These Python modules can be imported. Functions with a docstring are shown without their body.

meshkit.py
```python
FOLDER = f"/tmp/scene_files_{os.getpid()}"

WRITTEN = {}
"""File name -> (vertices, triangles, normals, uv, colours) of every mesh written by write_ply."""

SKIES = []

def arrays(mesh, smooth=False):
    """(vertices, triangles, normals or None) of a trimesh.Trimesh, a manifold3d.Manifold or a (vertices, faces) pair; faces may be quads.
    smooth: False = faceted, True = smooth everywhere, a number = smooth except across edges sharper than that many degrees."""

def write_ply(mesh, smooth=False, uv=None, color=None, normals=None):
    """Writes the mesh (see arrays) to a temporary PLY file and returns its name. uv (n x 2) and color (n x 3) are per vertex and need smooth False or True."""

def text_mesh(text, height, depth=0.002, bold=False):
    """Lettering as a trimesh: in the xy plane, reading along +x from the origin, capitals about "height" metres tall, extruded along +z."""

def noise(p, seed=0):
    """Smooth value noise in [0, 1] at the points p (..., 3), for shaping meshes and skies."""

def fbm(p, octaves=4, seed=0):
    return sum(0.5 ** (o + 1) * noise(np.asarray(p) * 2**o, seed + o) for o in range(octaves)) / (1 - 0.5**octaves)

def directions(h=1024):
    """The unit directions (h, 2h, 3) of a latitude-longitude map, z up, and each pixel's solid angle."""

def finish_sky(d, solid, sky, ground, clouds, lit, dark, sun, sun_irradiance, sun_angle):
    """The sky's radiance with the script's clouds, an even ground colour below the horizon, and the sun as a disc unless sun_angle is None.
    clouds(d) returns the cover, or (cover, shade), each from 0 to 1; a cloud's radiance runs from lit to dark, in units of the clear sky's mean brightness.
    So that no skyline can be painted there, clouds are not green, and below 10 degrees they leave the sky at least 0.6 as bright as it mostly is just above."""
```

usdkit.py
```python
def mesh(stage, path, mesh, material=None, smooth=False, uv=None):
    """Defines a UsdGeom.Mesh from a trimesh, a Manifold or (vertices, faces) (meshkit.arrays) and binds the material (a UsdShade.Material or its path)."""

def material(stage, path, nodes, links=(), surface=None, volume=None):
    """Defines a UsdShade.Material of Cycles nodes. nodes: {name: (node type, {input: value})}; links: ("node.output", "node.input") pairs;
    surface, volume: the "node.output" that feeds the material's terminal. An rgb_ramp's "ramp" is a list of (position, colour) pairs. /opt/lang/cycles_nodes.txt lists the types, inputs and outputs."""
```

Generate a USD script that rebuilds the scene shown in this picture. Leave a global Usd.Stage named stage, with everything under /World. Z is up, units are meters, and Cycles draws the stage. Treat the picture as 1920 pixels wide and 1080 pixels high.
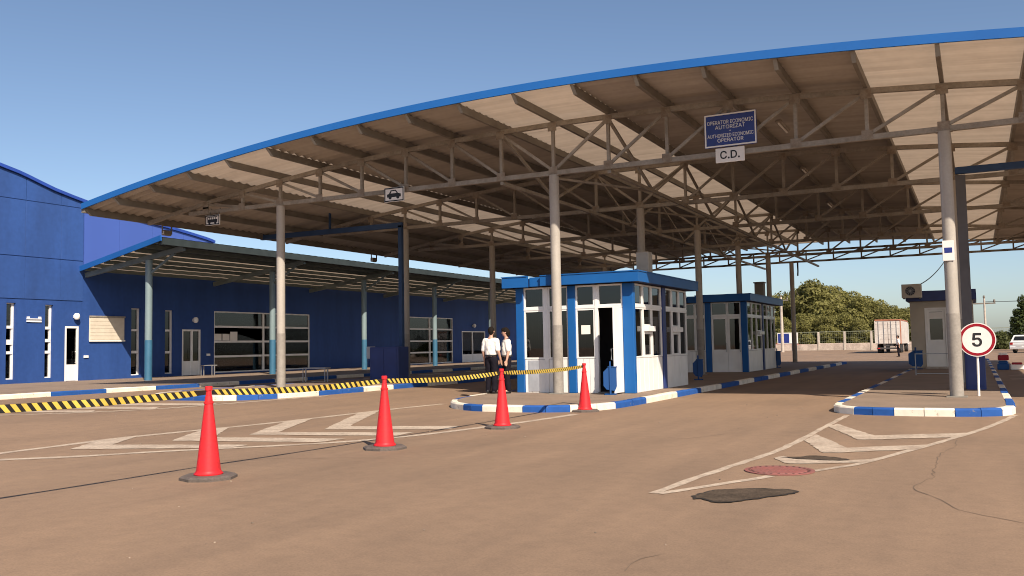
import math, random
import numpy as np, trimesh
import manifold3d as m3
from shapely.geometry import Polygon, Point, box as sbox, LineString
from shapely.ops import unary_union
import usdkit, meshkit
from pxr import Usd, UsdGeom, UsdLux, UsdShade, Gf, Sdf

rng = np.random.default_rng(7)
random.seed(7)
stage = Usd.Stage.CreateInMemory()
UsdGeom.SetStageUpAxis(stage, UsdGeom.Tokens.z)
UsdGeom.SetStageMetersPerUnit(stage, 1.0)
UsdGeom.Xform.Define(stage, '/World')
UsdGeom.Scope.Define(stage, '/World/Looks')

# ------------------------------------------------------------------ camera, sky, sun
FPX, YAW, PITCH, ROLL, EYE = 1702.657, 0.47155639, 0.06453803, 0.01845303, 1.46
def camera():
    f = np.array([-math.sin(YAW) * math.cos(PITCH), math.cos(YAW) * math.cos(PITCH), math.sin(PITCH)])
    r = np.array([math.cos(YAW), math.sin(YAW), 0.0])
    u = np.cross(r, f)
    c, s = math.cos(ROLL), math.sin(ROLL)
    r2, u2 = c * r - s * u, s * r + c * u
    cam = UsdGeom.Camera.Define(stage, '/World/camera')
    cam.CreateHorizontalApertureAttr(36.0)
    cam.CreateVerticalApertureAttr(36.0 * 9 / 16)
    cam.CreateFocalLengthAttr(36.0 * FPX / 1920)
    cam.CreateClippingRangeAttr(Gf.Vec2f(0.1, 20000))
    cam.CreateExposureAttr(0.55)
    M = Gf.Matrix4d(*r2, 0, *u2, 0, *(-f), 0, 0, 0, EYE, 1)
    cam.AddTransformOp().Set(M)
camera()
SUN = np.array([0.94, -0.79, 1.0]); SUN /= np.linalg.norm(SUN)
SUN_EL, SUN_ROT = math.asin(SUN[2]), math.atan2(SUN[0], SUN[1])
dome = UsdLux.DomeLight.Define(stage, '/World/sky')
dome.GetPrim().SetCustomDataByKey('kind', 'structure')
skym = usdkit.material(stage, '/World/Looks/sky_light', {
    's': ('sky_texture', {'sky_type': 'single_scattering', 'sun_disc': False, 'sun_elevation': SUN_EL, 'sun_rotation': SUN_ROT, 'altitude': 100.0, 'air_density': 0.80, 'aerosol_density': 1.15, 'ozone_density': 1.3}),
    'b': ('background_shader', {'strength': 0.092})}, [('s.color', 'b.color')], surface='b.background')
UsdShade.MaterialBindingAPI.Apply(dome.GetPrim()).Bind(skym)
sun = UsdLux.DistantLight.Define(stage, '/World/sun')
sun.CreateIntensityAttr(1.25); sun.CreateAngleAttr(0.5); sun.CreateNormalizeAttr(True)
sun.CreateColorAttr(Gf.Vec3f(1.0, 0.885, 0.74))
zax = SUN; xax = np.cross([0, 0, 1.0], zax); xax /= np.linalg.norm(xax); yax = np.cross(zax, xax)
sun.AddTransformOp().Set(Gf.Matrix4d(*xax, 0, *yax, 0, *zax, 0, 0, 0, 50, 1))

# ------------------------------------------------------------------ scene helpers
taken = {}
def path_for(parent, name):
    base = str(parent.GetPath()) if parent is not None else '/World'
    k = taken.get((base, name), 0); taken[(base, name)] = k + 1
    return f'{base}/{name}' + (f'_{k:03d}' if k else '')

def tag(p, label=None, cat=None, group=None, kind=None):
    p = p.GetPrim() if hasattr(p, 'GetPrim') else p
    for k, v in (('label', label), ('category', cat), ('group', group), ('kind', kind)):
        if v: p.SetCustomDataByKey(k, v)
    return p

def thing(name, label=None, cat=None, loc=(0, 0, 0), rotz=0.0, group=None, kind=None):
    x = UsdGeom.Xform.Define(stage, path_for(None, name))
    x.AddTranslateOp().Set(Gf.Vec3d(*map(float, loc)))
    if rotz: x.AddRotateZOp().Set(math.degrees(rotz))
    return tag(x, label, cat, group, kind)

def part(parent, name, mesh, mat, smooth=False, label=None, kind=None):
    if isinstance(mesh, MB): mesh = mesh.mesh()
    m = usdkit.mesh(stage, path_for(parent, name), mesh, MAT[mat] if isinstance(mat, str) else mat, smooth=smooth)
    return tag(m, label, kind=kind)

class MB:
    """collects shapes into one mesh"""
    def __init__(s): s.v, s.f, s.n = [], [], 0
    def add(s, v, f):
        v = np.asarray(v, float); f = np.asarray(f, int)
        if f.shape[1] == 4: f = np.vstack([f[:, [0, 1, 2]], f[:, [0, 2, 3]]])
        s.v.append(v); s.f.append(f + s.n); s.n += len(v); return s
    def tm(s, m): return s.add(m.vertices, m.faces)
    def box(s, x0, x1, y0, y1, z0, z1):
        v = [(x, y, z) for z in (z0, z1) for x, y in ((x0, y0), (x1, y0), (x1, y1), (x0, y1))]
        return s.add(v, [(3, 2, 1, 0), (4, 5, 6, 7), (0, 1, 5, 4), (1, 2, 6, 5), (2, 3, 7, 6), (3, 0, 4, 7)])
    def bar(s, a, b, w, h=None, up=(0, 0, 1)):
        a, b = np.asarray(a, float), np.asarray(b, float); h = h or w
        d = b - a; d /= np.linalg.norm(d); up = np.asarray(up, float)
        if abs(d @ up) > .98: up = np.array([0, 1.0, 0])
        r = np.cross(d, up); r /= np.linalg.norm(r); u = np.cross(r, d)
        v = [p + i * r * w / 2 + j * u * h / 2 for p in (a, b) for i, j in ((-1, -1), (1, -1), (1, 1), (-1, 1))]
        return s.add(v, [(0, 1, 2, 3), (7, 6, 5, 4), (1, 0, 4, 5), (2, 1, 5, 6), (3, 2, 6, 7), (0, 3, 7, 4)])
    def tube(s, pts, r, n=10, caps=True):
        p = np.asarray(pts, float); r = np.broadcast_to(r, (len(p),))
        t = np.gradient(p, axis=0); t /= np.linalg.norm(t, axis=1, keepdims=True)
        ref = np.array([0, 0, 1.0]) if abs(t[0][2]) < .9 else np.array([1.0, 0, 0])
        a = np.cross(t, ref); a /= np.linalg.norm(a, axis=1, keepdims=True); b = np.cross(t, a)
        an = np.arange(n) * 2 * np.pi / n
        v = (p[:, None] + r[:, None, None] * (np.cos(an)[None, :, None] * a[:, None] + np.sin(an)[None, :, None] * b[:, None])).reshape(-1, 3)
        f = [(i * n + j, i * n + (j + 1) % n, (i + 1) * n + (j + 1) % n, (i + 1) * n + j) for i in range(len(p) - 1) for j in range(n)]
        f = np.array(f); tri = np.vstack([f[:, [0, 2, 1]], f[:, [0, 3, 2]]])
        if caps:
            k = len(v); v = np.vstack([v, p[:1], p[-1:]]); L = (len(p) - 1) * n
            tri = np.vstack([tri, [(k, (j), (j + 1) % n) for j in range(n)], [(k + 1, L + (j + 1) % n, L + j) for j in range(n)]])
        return s.add(v, tri)
    def lathe(s, prof, n=24, c=(0, 0, 0)):
        prof = np.asarray(prof, float); an = np.arange(n) * 2 * np.pi / n
        v = np.stack([prof[:, None, 0] * np.cos(an), prof[:, None, 0] * np.sin(an), np.repeat(prof[:, 1:2], n, 1)], -1).reshape(-1, 3) + np.asarray(c, float)
        f = [(i * n + j, i * n + (j + 1) % n, (i + 1) * n + (j + 1) % n, (i + 1) * n + j) for i in range(len(prof) - 1) for j in range(n)]
        return s.add(v, f)
    def mesh(s): return trimesh.Trimesh(np.vstack(s.v), np.vstack(s.f), process=False)

def bx(x0, x1, y0, y1, z0, z1): return MB().box(x0, x1, y0, y1, z0, z1)
def rbox(x0, x1, y0, y1, z0, z1, r=.01):
    """box with chamfered edges"""
    c = []
    for x in (x0, x1):
        for y in (y0, y1):
            for z in (z0, z1):
                sx, sy, sz = (1 if x == x0 else -1), (1 if y == y0 else -1), (1 if z == z0 else -1)
                c += [(x + sx * r, y + sy * r, z), (x + sx * r, y, z + sz * r), (x, y + sy * r, z + sz * r)]
    return trimesh.convex.convex_hull(np.array(c))
def prism(poly, h, axes='xyz', off=0.0):
    """extrude a 2-D polygon; axes gives where (u,v,w) go, e.g. 'yzx' = polygon in y,z extruded along x"""
    out = []
    for g in getattr(poly, 'geoms', [poly]):
        if g.area < 1e-7: continue
        m = trimesh.creation.extrude_polygon(g, h, engine='earcut'); v = m.vertices.copy(); v[:, 2] += off
        w = np.zeros_like(v)
        for i, a in enumerate(axes): w[:, 'xyz'.index(a)] = v[:, i]
        m = trimesh.Trimesh(w, m.faces, process=False)
        if axes in ('xzy', 'yxz', 'zyx'): m.invert()
        out.append(m)
    return trimesh.util.concatenate(out)
def text(t, h, x, z, y, bold=True, centre=True, depth=.004):
    """lettering standing in the x-z plane, read from -y"""
    m = meshkit.text_mesh(t, h, depth, bold); v = m.vertices.copy()
    w = v[:, 0].max() + v[:, 0].min()
    p = np.stack([v[:, 0] - (w / 2 if centre else 0) + x, y - v[:, 2], v[:, 1] + z], -1)
    return trimesh.Trimesh(p, m.faces, process=False)

# ------------------------------------------------------------------ materials
MAT = {}
def pm(name, col, rough=.6, metal=0.0, var=.12, scale=3.0, col2=None, fine=0.0, fscale=60.0, bump=0.0, bscale=80.0, spec=.5, trans=0.0, stretch=None, mixw=None):
    """painted / mineral surface: base colour broken up by two sizes of noise"""
    c = np.array(col, float); c2 = np.array(col2, float) if col2 is not None else c * (1 - 2 * var)
    n = {'g': ('texture_coordinate', {}), 'm': ('mapping', {'mapping_type': 'point', 'scale': stretch or (1, 1, 1)}),
         'n': ('noise_texture', {'scale': scale, 'detail': 5.0, 'roughness': .6}),
         'r': ('rgb_ramp', {'ramp': [(.30, tuple(c2)), (.62, tuple(c))]}),
         'p': ('principled_bsdf', {'roughness': rough, 'metallic': metal, 'specular_ior_level': spec})}
    l = [('g.object', 'm.vector'), ('m.vector', 'n.vector'), ('n.fac', 'r.fac')]
    last = 'r.color'
    if fine:
        n['n2'] = ('noise_texture', {'scale': fscale, 'detail': 3.0, 'roughness': .7})
        n['r2'] = ('rgb_ramp', {'ramp': [(.3, (1 - fine,) * 3), (.7, (1 + fine * .4,) * 3)]})
        n['x'] = ('mix_color', {'blend_type': 'multiply', 'fac': 1.0, 'use_clamp': False})
        l += [('g.object', 'n2.vector'), ('n2.fac', 'r2.fac'), (last, 'x.a'), ('r2.color', 'x.b')]; last = 'x.result'
    l.append((last, 'p.base_color'))
    if bump:
        n['n3'] = ('noise_texture', {'scale': bscale, 'detail': 3.0})
        n['b'] = ('bump', {'strength': bump, 'distance': .02})
        l += [('g.object', 'n3.vector'), ('n3.fac', 'b.height'), ('b.normal', 'p.normal')]
    surf = 'p.BSDF'
    if trans:
        n['t'] = ('translucent_bsdf', {}); n['mx'] = ('mix_closure', {'fac': trans})
        l += [(last, 't.color'), ('p.BSDF', 'mx.closure1'), ('t.BSDF', 'mx.closure2')]; surf = 'mx.closure'
    MAT[name] = usdkit.material(stage, f'/World/Looks/{name}', n, l, surface=surf)

def chipped(name, col, chip, lo=.60):
    n = {'g': ('texture_coordinate', {}), 'n': ('noise_texture', {'scale': 3.0, 'detail': 4.0}), 'r': ('rgb_ramp', {'ramp': [(.3, tuple(.78 * c for c in col)), (.62, tuple(col))]}),
         'n2': ('noise_texture', {'scale': 7.0, 'detail': 9.0, 'roughness': .78}), 'r2': ('rgb_ramp', {'ramp': [(lo, (0, 0, 0)), (lo + .03, (1, 1, 1))]}),
         'n3': ('noise_texture', {'scale': 28.0, 'detail': 4.0}), 'r3': ('rgb_ramp', {'ramp': [(.3, tuple(.7 * c for c in chip)), (.7, tuple(chip))]}),
         'x': ('mix_color', {'blend_type': 'mix', 'use_clamp': False}), 'b': ('bump', {'strength': .35, 'distance': .02, 'invert': True}), 'p': ('principled_bsdf', {'roughness': .75, 'specular_ior_level': .25})}
    MAT[name] = usdkit.material(stage, f'/World/Looks/{name}', n, [('g.object', 'n.vector'), ('g.object', 'n2.vector'), ('g.object', 'n3.vector'), ('n.fac', 'r.fac'), ('n2.fac', 'r2.fac'), ('n3.fac', 'r3.fac'),
        ('r.color', 'x.a'), ('r3.color', 'x.b'), ('r2.color', 'x.fac'), ('x.result', 'p.base_color'), ('n2.fac', 'b.height'), ('b.normal', 'p.normal')], surface='p.BSDF')

def asphalt(name, base, dark, spot):
    n = {'g': ('geometry', {}), 
         'n1': ('noise_texture', {'scale': .16, 'detail': 6.0, 'roughness': .62, 'distortion': .6}),
         'r1': ('rgb_ramp', {'ramp': [(.32, dark), (.60, base)]}),
         'mp': ('mapping', {'mapping_type': 'point', 'rotation': (0, 0, .05), 'scale': (1.1, .13, 1)}),
         'n2': ('noise_texture', {'scale': 1.2, 'detail': 5.0, 'roughness': .6}),
         'r2': ('rgb_ramp', {'ramp': [(.30, (.86, .86, .87)), (.66, (1.05, 1.04, 1.03))]}),
         'n3': ('noise_texture', {'scale': 48.0, 'detail': 6.0, 'roughness': .85}),
         'n5': ('noise_texture', {'scale': 5.5, 'detail': 8.0, 'roughness': .75}), 'r5': ('rgb_ramp', {'ramp': [(.3, (.86, .86, .87)), (.55, (1, 1, 1)), (.75, (1.07, 1.06, 1.05))]}), 'x4': ('mix_color', {'blend_type': 'multiply', 'fac': 1.0, 'use_clamp': False}),
         'r3': ('rgb_ramp', {'ramp': [(.30, (.62, .62, .63)), (.5, (1, 1, 1)), (.70, (1.26, 1.25, 1.22))]}),
         'n4': ('noise_texture', {'scale': 1.7, 'detail': 8.0, 'roughness': .7}),
         'r4': ('rgb_ramp', {'ramp': [(.0, (0, 0, 0)), (.66, (0, 0, 0)), (.74, (1, 1, 1))]}),
         'x1': ('mix_color', {'blend_type': 'multiply', 'fac': 1.0, 'use_clamp': False}),
         'x2': ('mix_color', {'blend_type': 'multiply', 'fac': .8, 'use_clamp': False}),
         'x3': ('mix_color', {'blend_type': 'mix', 'b': spot, 'use_clamp': False}),
         'k': ('math', {'math_type': 'multiply', 'value2': .35}),
         'bu': ('bump', {'strength': .35, 'distance': .006}),
         'p': ('principled_bsdf', {'roughness': .85, 'specular_ior_level': .3})}
    l = [('g.position', 'n1.vector'), ('g.position', 'mp.vector'), ('mp.vector', 'n2.vector'), ('g.position', 'n3.vector'), ('g.position', 'n4.vector'),
         ('n1.fac', 'r1.fac'), ('n2.fac', 'r2.fac'), ('n3.fac', 'r3.fac'), ('n4.fac', 'r4.fac'), ('r1.color', 'x1.a'), ('r2.color', 'x1.b'),
         ('x1.result', 'x2.a'), ('r3.color', 'x2.b'), ('x2.result', 'x4.a'), ('g.position', 'n5.vector'), ('n5.fac', 'r5.fac'), ('r5.color', 'x4.b'), ('x4.result', 'x3.a'), ('r4.color', 'k.value1'), ('k.value', 'x3.fac'), ('x3.result', 'p.base_color'),
         ('n3.fac', 'bu.height'), ('bu.normal', 'p.normal')]
    MAT[name] = usdkit.material(stage, f'/World/Looks/{name}', n, l, surface='p.BSDF')

asphalt('asphalt', (.276, .183, .119), (.222, .149, .099), (.16, .108, .072))
pm('paving', (.272, .195, .14), .85, var=.1, scale=.9, fine=.25, fscale=40, bump=.3)
pm('field', (.12, .125, .05), .9, scale=.08, col2=(.20, .17, .09), fine=.3, fscale=2.0)
chipped('kerb_white', (.78, .70, .58), (.36, .29, .22))
chipped('kerb_blue', (.018, .085, .31), (.20, .18, .17), .62)
pm('line_paint', (.55, .44, .335), .8, scale=2.2, col2=(.36, .27, .20), fine=.35, fscale=18)
pm('tar', (.105, .075, .052), .9, scale=5, col2=(.062, .044, .030), spec=.2, fine=.45, fscale=35, bump=.5, bscale=50)
pm('recess_dark', (.030, .021, .015), .9, scale=9, fine=.3)  # shade at the sunken patch edge given as colour; also colours the manhole slots
pm('pebble', (.30, .23, .17), .9, scale=7, col2=(.06, .045, .035))
pm('crack', (.165, .114, .078), .9)
pm('manhole_red', (.30, .10, .085), .7, scale=6, col2=(.22, .10, .08), fine=.2)
pm('wall_blue', (.027, .072, .245), .6, scale=1.1, col2=(.020, .055, .195), spec=.25, fine=.10, fscale=5, stretch=(1, 1, .2))
pm('panel_blue', (.030, .078, .255), .55, scale=.9, col2=(.026, .062, .195), spec=.3, fine=.10, fscale=4, stretch=(1, 1, .2))
pm('panel_light_blue', (.055, .105, .37), .5, scale=.3, col2=(.050, .095, .33), spec=.3, stretch=(1, 1, .2))
pm('trim_blue', (.02, .06, .32), .4)
pm('roof_blue', (.03, .12, .42), .5)
pm('fascia_blue', (.014, .105, .345), .5, scale=.5, col2=(.012, .09, .31), spec=.25)
pm('booth_blue', (.010, .095, .305), .45, scale=1.0, col2=(.009, .083, .27), spec=.25)
pm('bin_blue', (.012, .062, .20), .5, scale=5, col2=(.012, .06, .2), spec=.25)
pm('dark_blue', (.02, .04, .16), .5, scale=2)
pm('gantry_blue', (.030, .065, .15), .55, scale=2, spec=.25)
pm('gantry_grey', (.12, .115, .12), .6, scale=2, spec=.25)
pm('sign_blue', (.02, .035, .20), .35)
pm('steel_paint', (.30, .265, .22), .55, scale=2.2, col2=(.21, .175, .135), fine=.2, fscale=15)
pm('steel_worn', (.27, .23, .185), .7, scale=5, col2=(.18, .13, .09), fine=.2, fscale=25)
pm('steel_dark', (.20, .18, .15), .6, scale=1.5, col2=(.14, .12, .10))
pm('sleeve_paint', (.30, .27, .235), .6, scale=3.0, col2=(.23, .205, .18), spec=.2, fine=.15, fscale=18)
pm('column_paint', (.40, .36, .315), .55, scale=2.0, col2=(.31, .28, .245), spec=.3, fine=.08, fscale=20, stretch=(1, 1, .3))
pm('post_green', (.19, .25, .26), .5, scale=2.0, col2=(.155, .21, .22), stretch=(1, 1, .3))
pm('post_blue', (.038, .13, .215), .5, scale=2.0, col2=(.032, .11, .185))
pm('green_steel', (.15, .18, .17), .6, scale=2.0, col2=(.11, .135, .13))
pm('eave_green', (.036, .046, .046), .6, scale=2.0, col2=(.027, .035, .035), spec=.25)
pm('roof_sheet', (.39, .35, .305), .5, scale=.8, col2=(.30, .265, .23), fine=.10, fscale=6, stretch=(.22, 5.0, 1))  # noise stretched along x: stains, plus painted-in shading of ribs and overlaps
pm('clear_sheet', (.55, .42, .30), .6, scale=1.0, col2=(.43, .325, .23), fine=.08, fscale=2.5, stretch=(.16, 4.5, 1), trans=.5)  # streaks along x put the shading of ribs and sheet overlaps into the colour
pm('pvc_white', (.78, .76, .73), .35, scale=2, col2=(.70, .68, .65))
pm('pvc_offwhite', (.74, .71, .67), .45, scale=2, col2=(.64, .61, .57))  # slightly darker, warmer white plastic
pm('grey_panel', (.36, .37, .40), .5)
pm('wall_cream', (.46, .40, .32), .7, scale=1.2, col2=(.38, .33, .26), fine=.1)
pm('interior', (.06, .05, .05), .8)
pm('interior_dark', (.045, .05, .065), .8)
pm('curtain', (.24, .19, .16), .9, scale=6)
pm('desk', (.12, .08, .05), .5)
pm('paper', (.78, .74, .66), .8, var=.04)
pm('board_cream', (.62, .55, .44), .6, scale=2, col2=(.52, .45, .36))
pm('cone_red', (.68, .020, .028), .5, scale=9, col2=(.50, .022, .024), spec=.3, fine=.2, fscale=40)
pm('rubber', (.13, .10, .085), .85, scale=8, col2=(.085, .07, .06), fine=.3, fscale=40)
pm('tape_yellow', (.68, .48, .08), .45, var=.1, scale=3)
pm('tape_black', (.018, .015, .013), .4)
pm('white_paint', (.78, .75, .70), .4, var=.05)
pm('sign_white', (.74, .70, .66), .4, var=.04)
pm('sign_red', (.27, .006, .016), .45, var=.05, spec=.3)
pm('black', (.012, .012, .013), .5)
pm('grey_metal', (.38, .38, .38), .4, metal=.5, scale=6)
pm('ac_grey', (.46, .42, .36), .5, scale=3, col2=(.38, .34, .29))
pm('lamp_glass', (.80, .78, .74), .2, var=.03)
pm('skin', (.48, .27, .19), .55, var=.06, scale=12)
pm('shirt', (.80, .76, .71), .8, var=.05, scale=9, bump=.2, bscale=18)
pm('trousers', (.012, .010, .015), .9, var=.1, scale=9, spec=.1)
pm('hair', (.012, .008, .006), .85, spec=.15)
pm('shoe', (.012, .011, .011), .35)
pm('navy', (.018, .022, .06), .7)
pm('lips', (.36, .12, .10), .5)
pm('concrete', (.50, .43, .36), .85, scale=1.2, col2=(.36, .30, .25), fine=.2, fscale=8)
pm('rubble', (.55, .44, .37), .9, scale=.9, col2=(.33, .26, .22), fine=.25, fscale=6)
pm('fence_steel', (.22, .23, .16), .6)
pm('container', (.60, .55, .50), .6, scale=.9, col2=(.48, .41, .36), fine=.2, fscale=5)
pm('rust', (.42, .16, .09), .7, scale=2, col2=(.30, .12, .07))
pm('chassis', (.05, .045, .045), .7)
pm('tyre', (.018, .017, .017), .8)
pm('car_white', (.78, .77, .74), .25, var=.03)
pm('car_red', (.45, .05, .05), .3)
pm('tail_light', (.45, .02, .02), .2)
pm('bark', (.13, .10, .075), .9, scale=4)
MAT['glass'] = usdkit.material(stage, '/World/Looks/glass', {
    't': ('transparent_bsdf', {'color': (.36, .35, .36)}), 'g': ('glossy_bsdf', {'roughness': .02, 'color': (.95, .95, .95)}),
    'f': ('fresnel', {'IOR': 1.68}), 'm': ('mix_closure', {})},
    [('f.fac', 'm.fac'), ('t.BSDF', 'm.closure1'), ('g.BSDF', 'm.closure2')], surface='m.closure')
MAT['hall_glass'] = usdkit.material(stage, '/World/Looks/hall_glass', {
    't': ('transparent_bsdf', {'color': (.62, .64, .68)}), 'g': ('glossy_bsdf', {'roughness': .03, 'color': (.95, .95, .95)}),
    'f': ('fresnel', {'IOR': 1.7}), 'm': ('mix_closure', {})},
    [('f.fac', 'm.fac'), ('t.BSDF', 'm.closure1'), ('g.BSDF', 'm.closure2')], surface='m.closure')
def leafmat(name, a, b, c):
    MAT[name] = usdkit.material(stage, f'/World/Looks/{name}', {
        'g': ('geometry', {}), 'o': ('object_info', {}),
        'r': ('rgb_ramp', {'ramp': [(0, a), (.5, b), (1, c)]}),
        'h': ('hsv', {'hue': .5, 'saturation': 1.0}), 'k': ('map_range', {'from_min': 0.0, 'from_max': 1.0, 'to_min': .8, 'to_max': 1.2}),
        'd': ('principled_bsdf', {'roughness': .6, 'specular_ior_level': .25}), 't': ('translucent_bsdf', {}), 'm': ('mix_closure', {'fac': .4})},
        [('g.random_per_island', 'r.fac'), ('o.random', 'k.value'), ('k.result', 'h.value'), ('r.color', 'h.color'), ('h.color', 'd.base_color'), ('h.color', 't.color'),
         ('d.BSDF', 'm.closure1'), ('t.BSDF', 'm.closure2')], surface='m.closure')
leafmat('leaf_olive', (.21, .195, .062), (.31, .28, .092), (.43, .38, .14))  # leaf colours lightened to paint in thin haze over the far trees
leafmat('leaf_green', (.10, .125, .04), (.16, .185, .058), (.24, .25, .09))
leafmat('leaf_shrub', (.10, .11, .038), (.16, .165, .058), (.23, .22, .09))

# ------------------------------------------------------------------ ground
def gz(x):
    t = np.clip((-np.asarray(x, float) - 13.0) / 4.5, 0, 1)
    return .12 * t * t * (3 - 2 * t)
ground = thing('ground', kind='structure')
xs = np.unique(np.concatenate([[-4000, -1500, -600, -300, -150, -80, -50, -40, -30], np.linspace(-19, -12, 15), [-8, -4, 0, 4, 10, 20, 40, 80, 150, 300, 600, 1500, 4000]]))
ys = np.array([-400, -100, -40, -20, -10, 0, 5, 10, 20, 30, 40, 60, 80, 100, 120, 138.0])
def sheet(xs, ys, dz=0.0):
    X, Y = np.meshgrid(xs, ys, indexing='ij'); Z = gz(X) + dz
    v = np.stack([X, Y, Z], -1).reshape(-1, 3); n = len(ys)
    f = [(i * n + j, (i + 1) * n + j, (i + 1) * n + j + 1, i * n + j + 1) for i in range(len(xs) - 1) for j in range(n - 1)]
    return MB().add(v, f)
part(ground, 'asphalt', sheet(xs, ys), 'asphalt', smooth=True)
fieldm = tag(usdkit.mesh(stage, '/World/field', sheet(xs, np.array([138.0, 200, 400, 900, 2500, 6000]), -.02).mesh(), MAT['field'], smooth=True), kind='structure')

def ribbon(pts, w, dz=.004, closed=False):
    """a flat painted line on the ground along pts"""
    p = np.asarray(pts, float); d = np.gradient(p, axis=0); d /= np.linalg.norm(d, axis=1, keepdims=True) + 1e-9
    nrm = np.stack([-d[:, 1], d[:, 0]], -1); w = np.broadcast_to(w, (len(p),))[:, None]
    a, b = p + nrm * w / 2, p - nrm * w / 2
    v = np.vstack([np.c_[a, gz(a[:, 0]) + dz], np.c_[b, gz(b[:, 0]) + dz]]); n = len(p)
    f = [(i + n, i + 1 + n, i + 1, i) for i in range(n - 1)]
    return MB().add(v, f)
def flat(poly, dz=.004, step=None):
    m = trimesh.creation.extrude_polygon(poly, .001, engine='earcut'); v, f = m.vertices, m.faces
    keep = (v[f][:, :, 2] > .0005).all(1); f = f[keep]; v = v.copy(); v[:, 2] = gz(v[:, 0]) + dz
    return trimesh.Trimesh(v, f, process=False)
def dense(pts, step=.35):
    L = LineString(pts); n = max(2, int(L.length / step)); return np.array([L.interpolate(t, normalized=True).coords[0] for t in np.linspace(0, 1, n)])
def wander(pts, amp, seed, step=.12):
    p = dense(pts, step); r = np.random.default_rng(seed); return p + np.c_[np.convolve(r.normal(0, amp, len(p) + 4), np.ones(5) / 2.2, 'valid'), np.convolve(r.normal(0, amp, len(p) + 4), np.ones(5) / 2.2, 'valid')]
def smoothline(pts, step=.4):
    """a rounded version of a polyline (Catmull-Rom)"""
    p = np.asarray(pts, float); q = np.vstack([2 * p[0] - p[1], p, 2 * p[-1] - p[-2]]); out = []
    for i in range(1, len(q) - 2):
        a, b, c, d = q[i - 1:i + 3]; n = max(2, int(np.linalg.norm(c - b) / step))
        for t in np.linspace(0, 1, n, endpoint=False):
            out.append(.5 * ((2 * b) + (c - a) * t + (2 * a - 5 * b + 4 * c - d) * t * t + (3 * b - a - 3 * c + d) * t ** 3))
    out.append(p[-1]); return np.array(out)

for pts, w in (([(-0.25, 14.61), (-0.49, 12.91), (-0.47, 11.09), (-0.59, 9.78), (-0.45, 9.39), (-0.16, 8.71), (0.22, 8.24), (0.49, 8.0)], .010),
               ([(-2.09, 5.62), (-2.13, 5.82), (-2.11, 5.99), (-2.0, 6.14)], .007), ([(-9.6, 8.9), (-8.5, 9.7), (-7.0, 10.2)], .01),
               ([(-4.2, 13.6), (-3.9, 13.9), (-3.7, 14.6)], .012)):
    part(ground, 'crack', ribbon((lambda q: q)(wander(pts, .024, len(pts))), w * np.random.default_rng(len(pts)).uniform(.3, 1.5, len(wander(pts, .024, len(pts)))), .003), 'crack')

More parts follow.
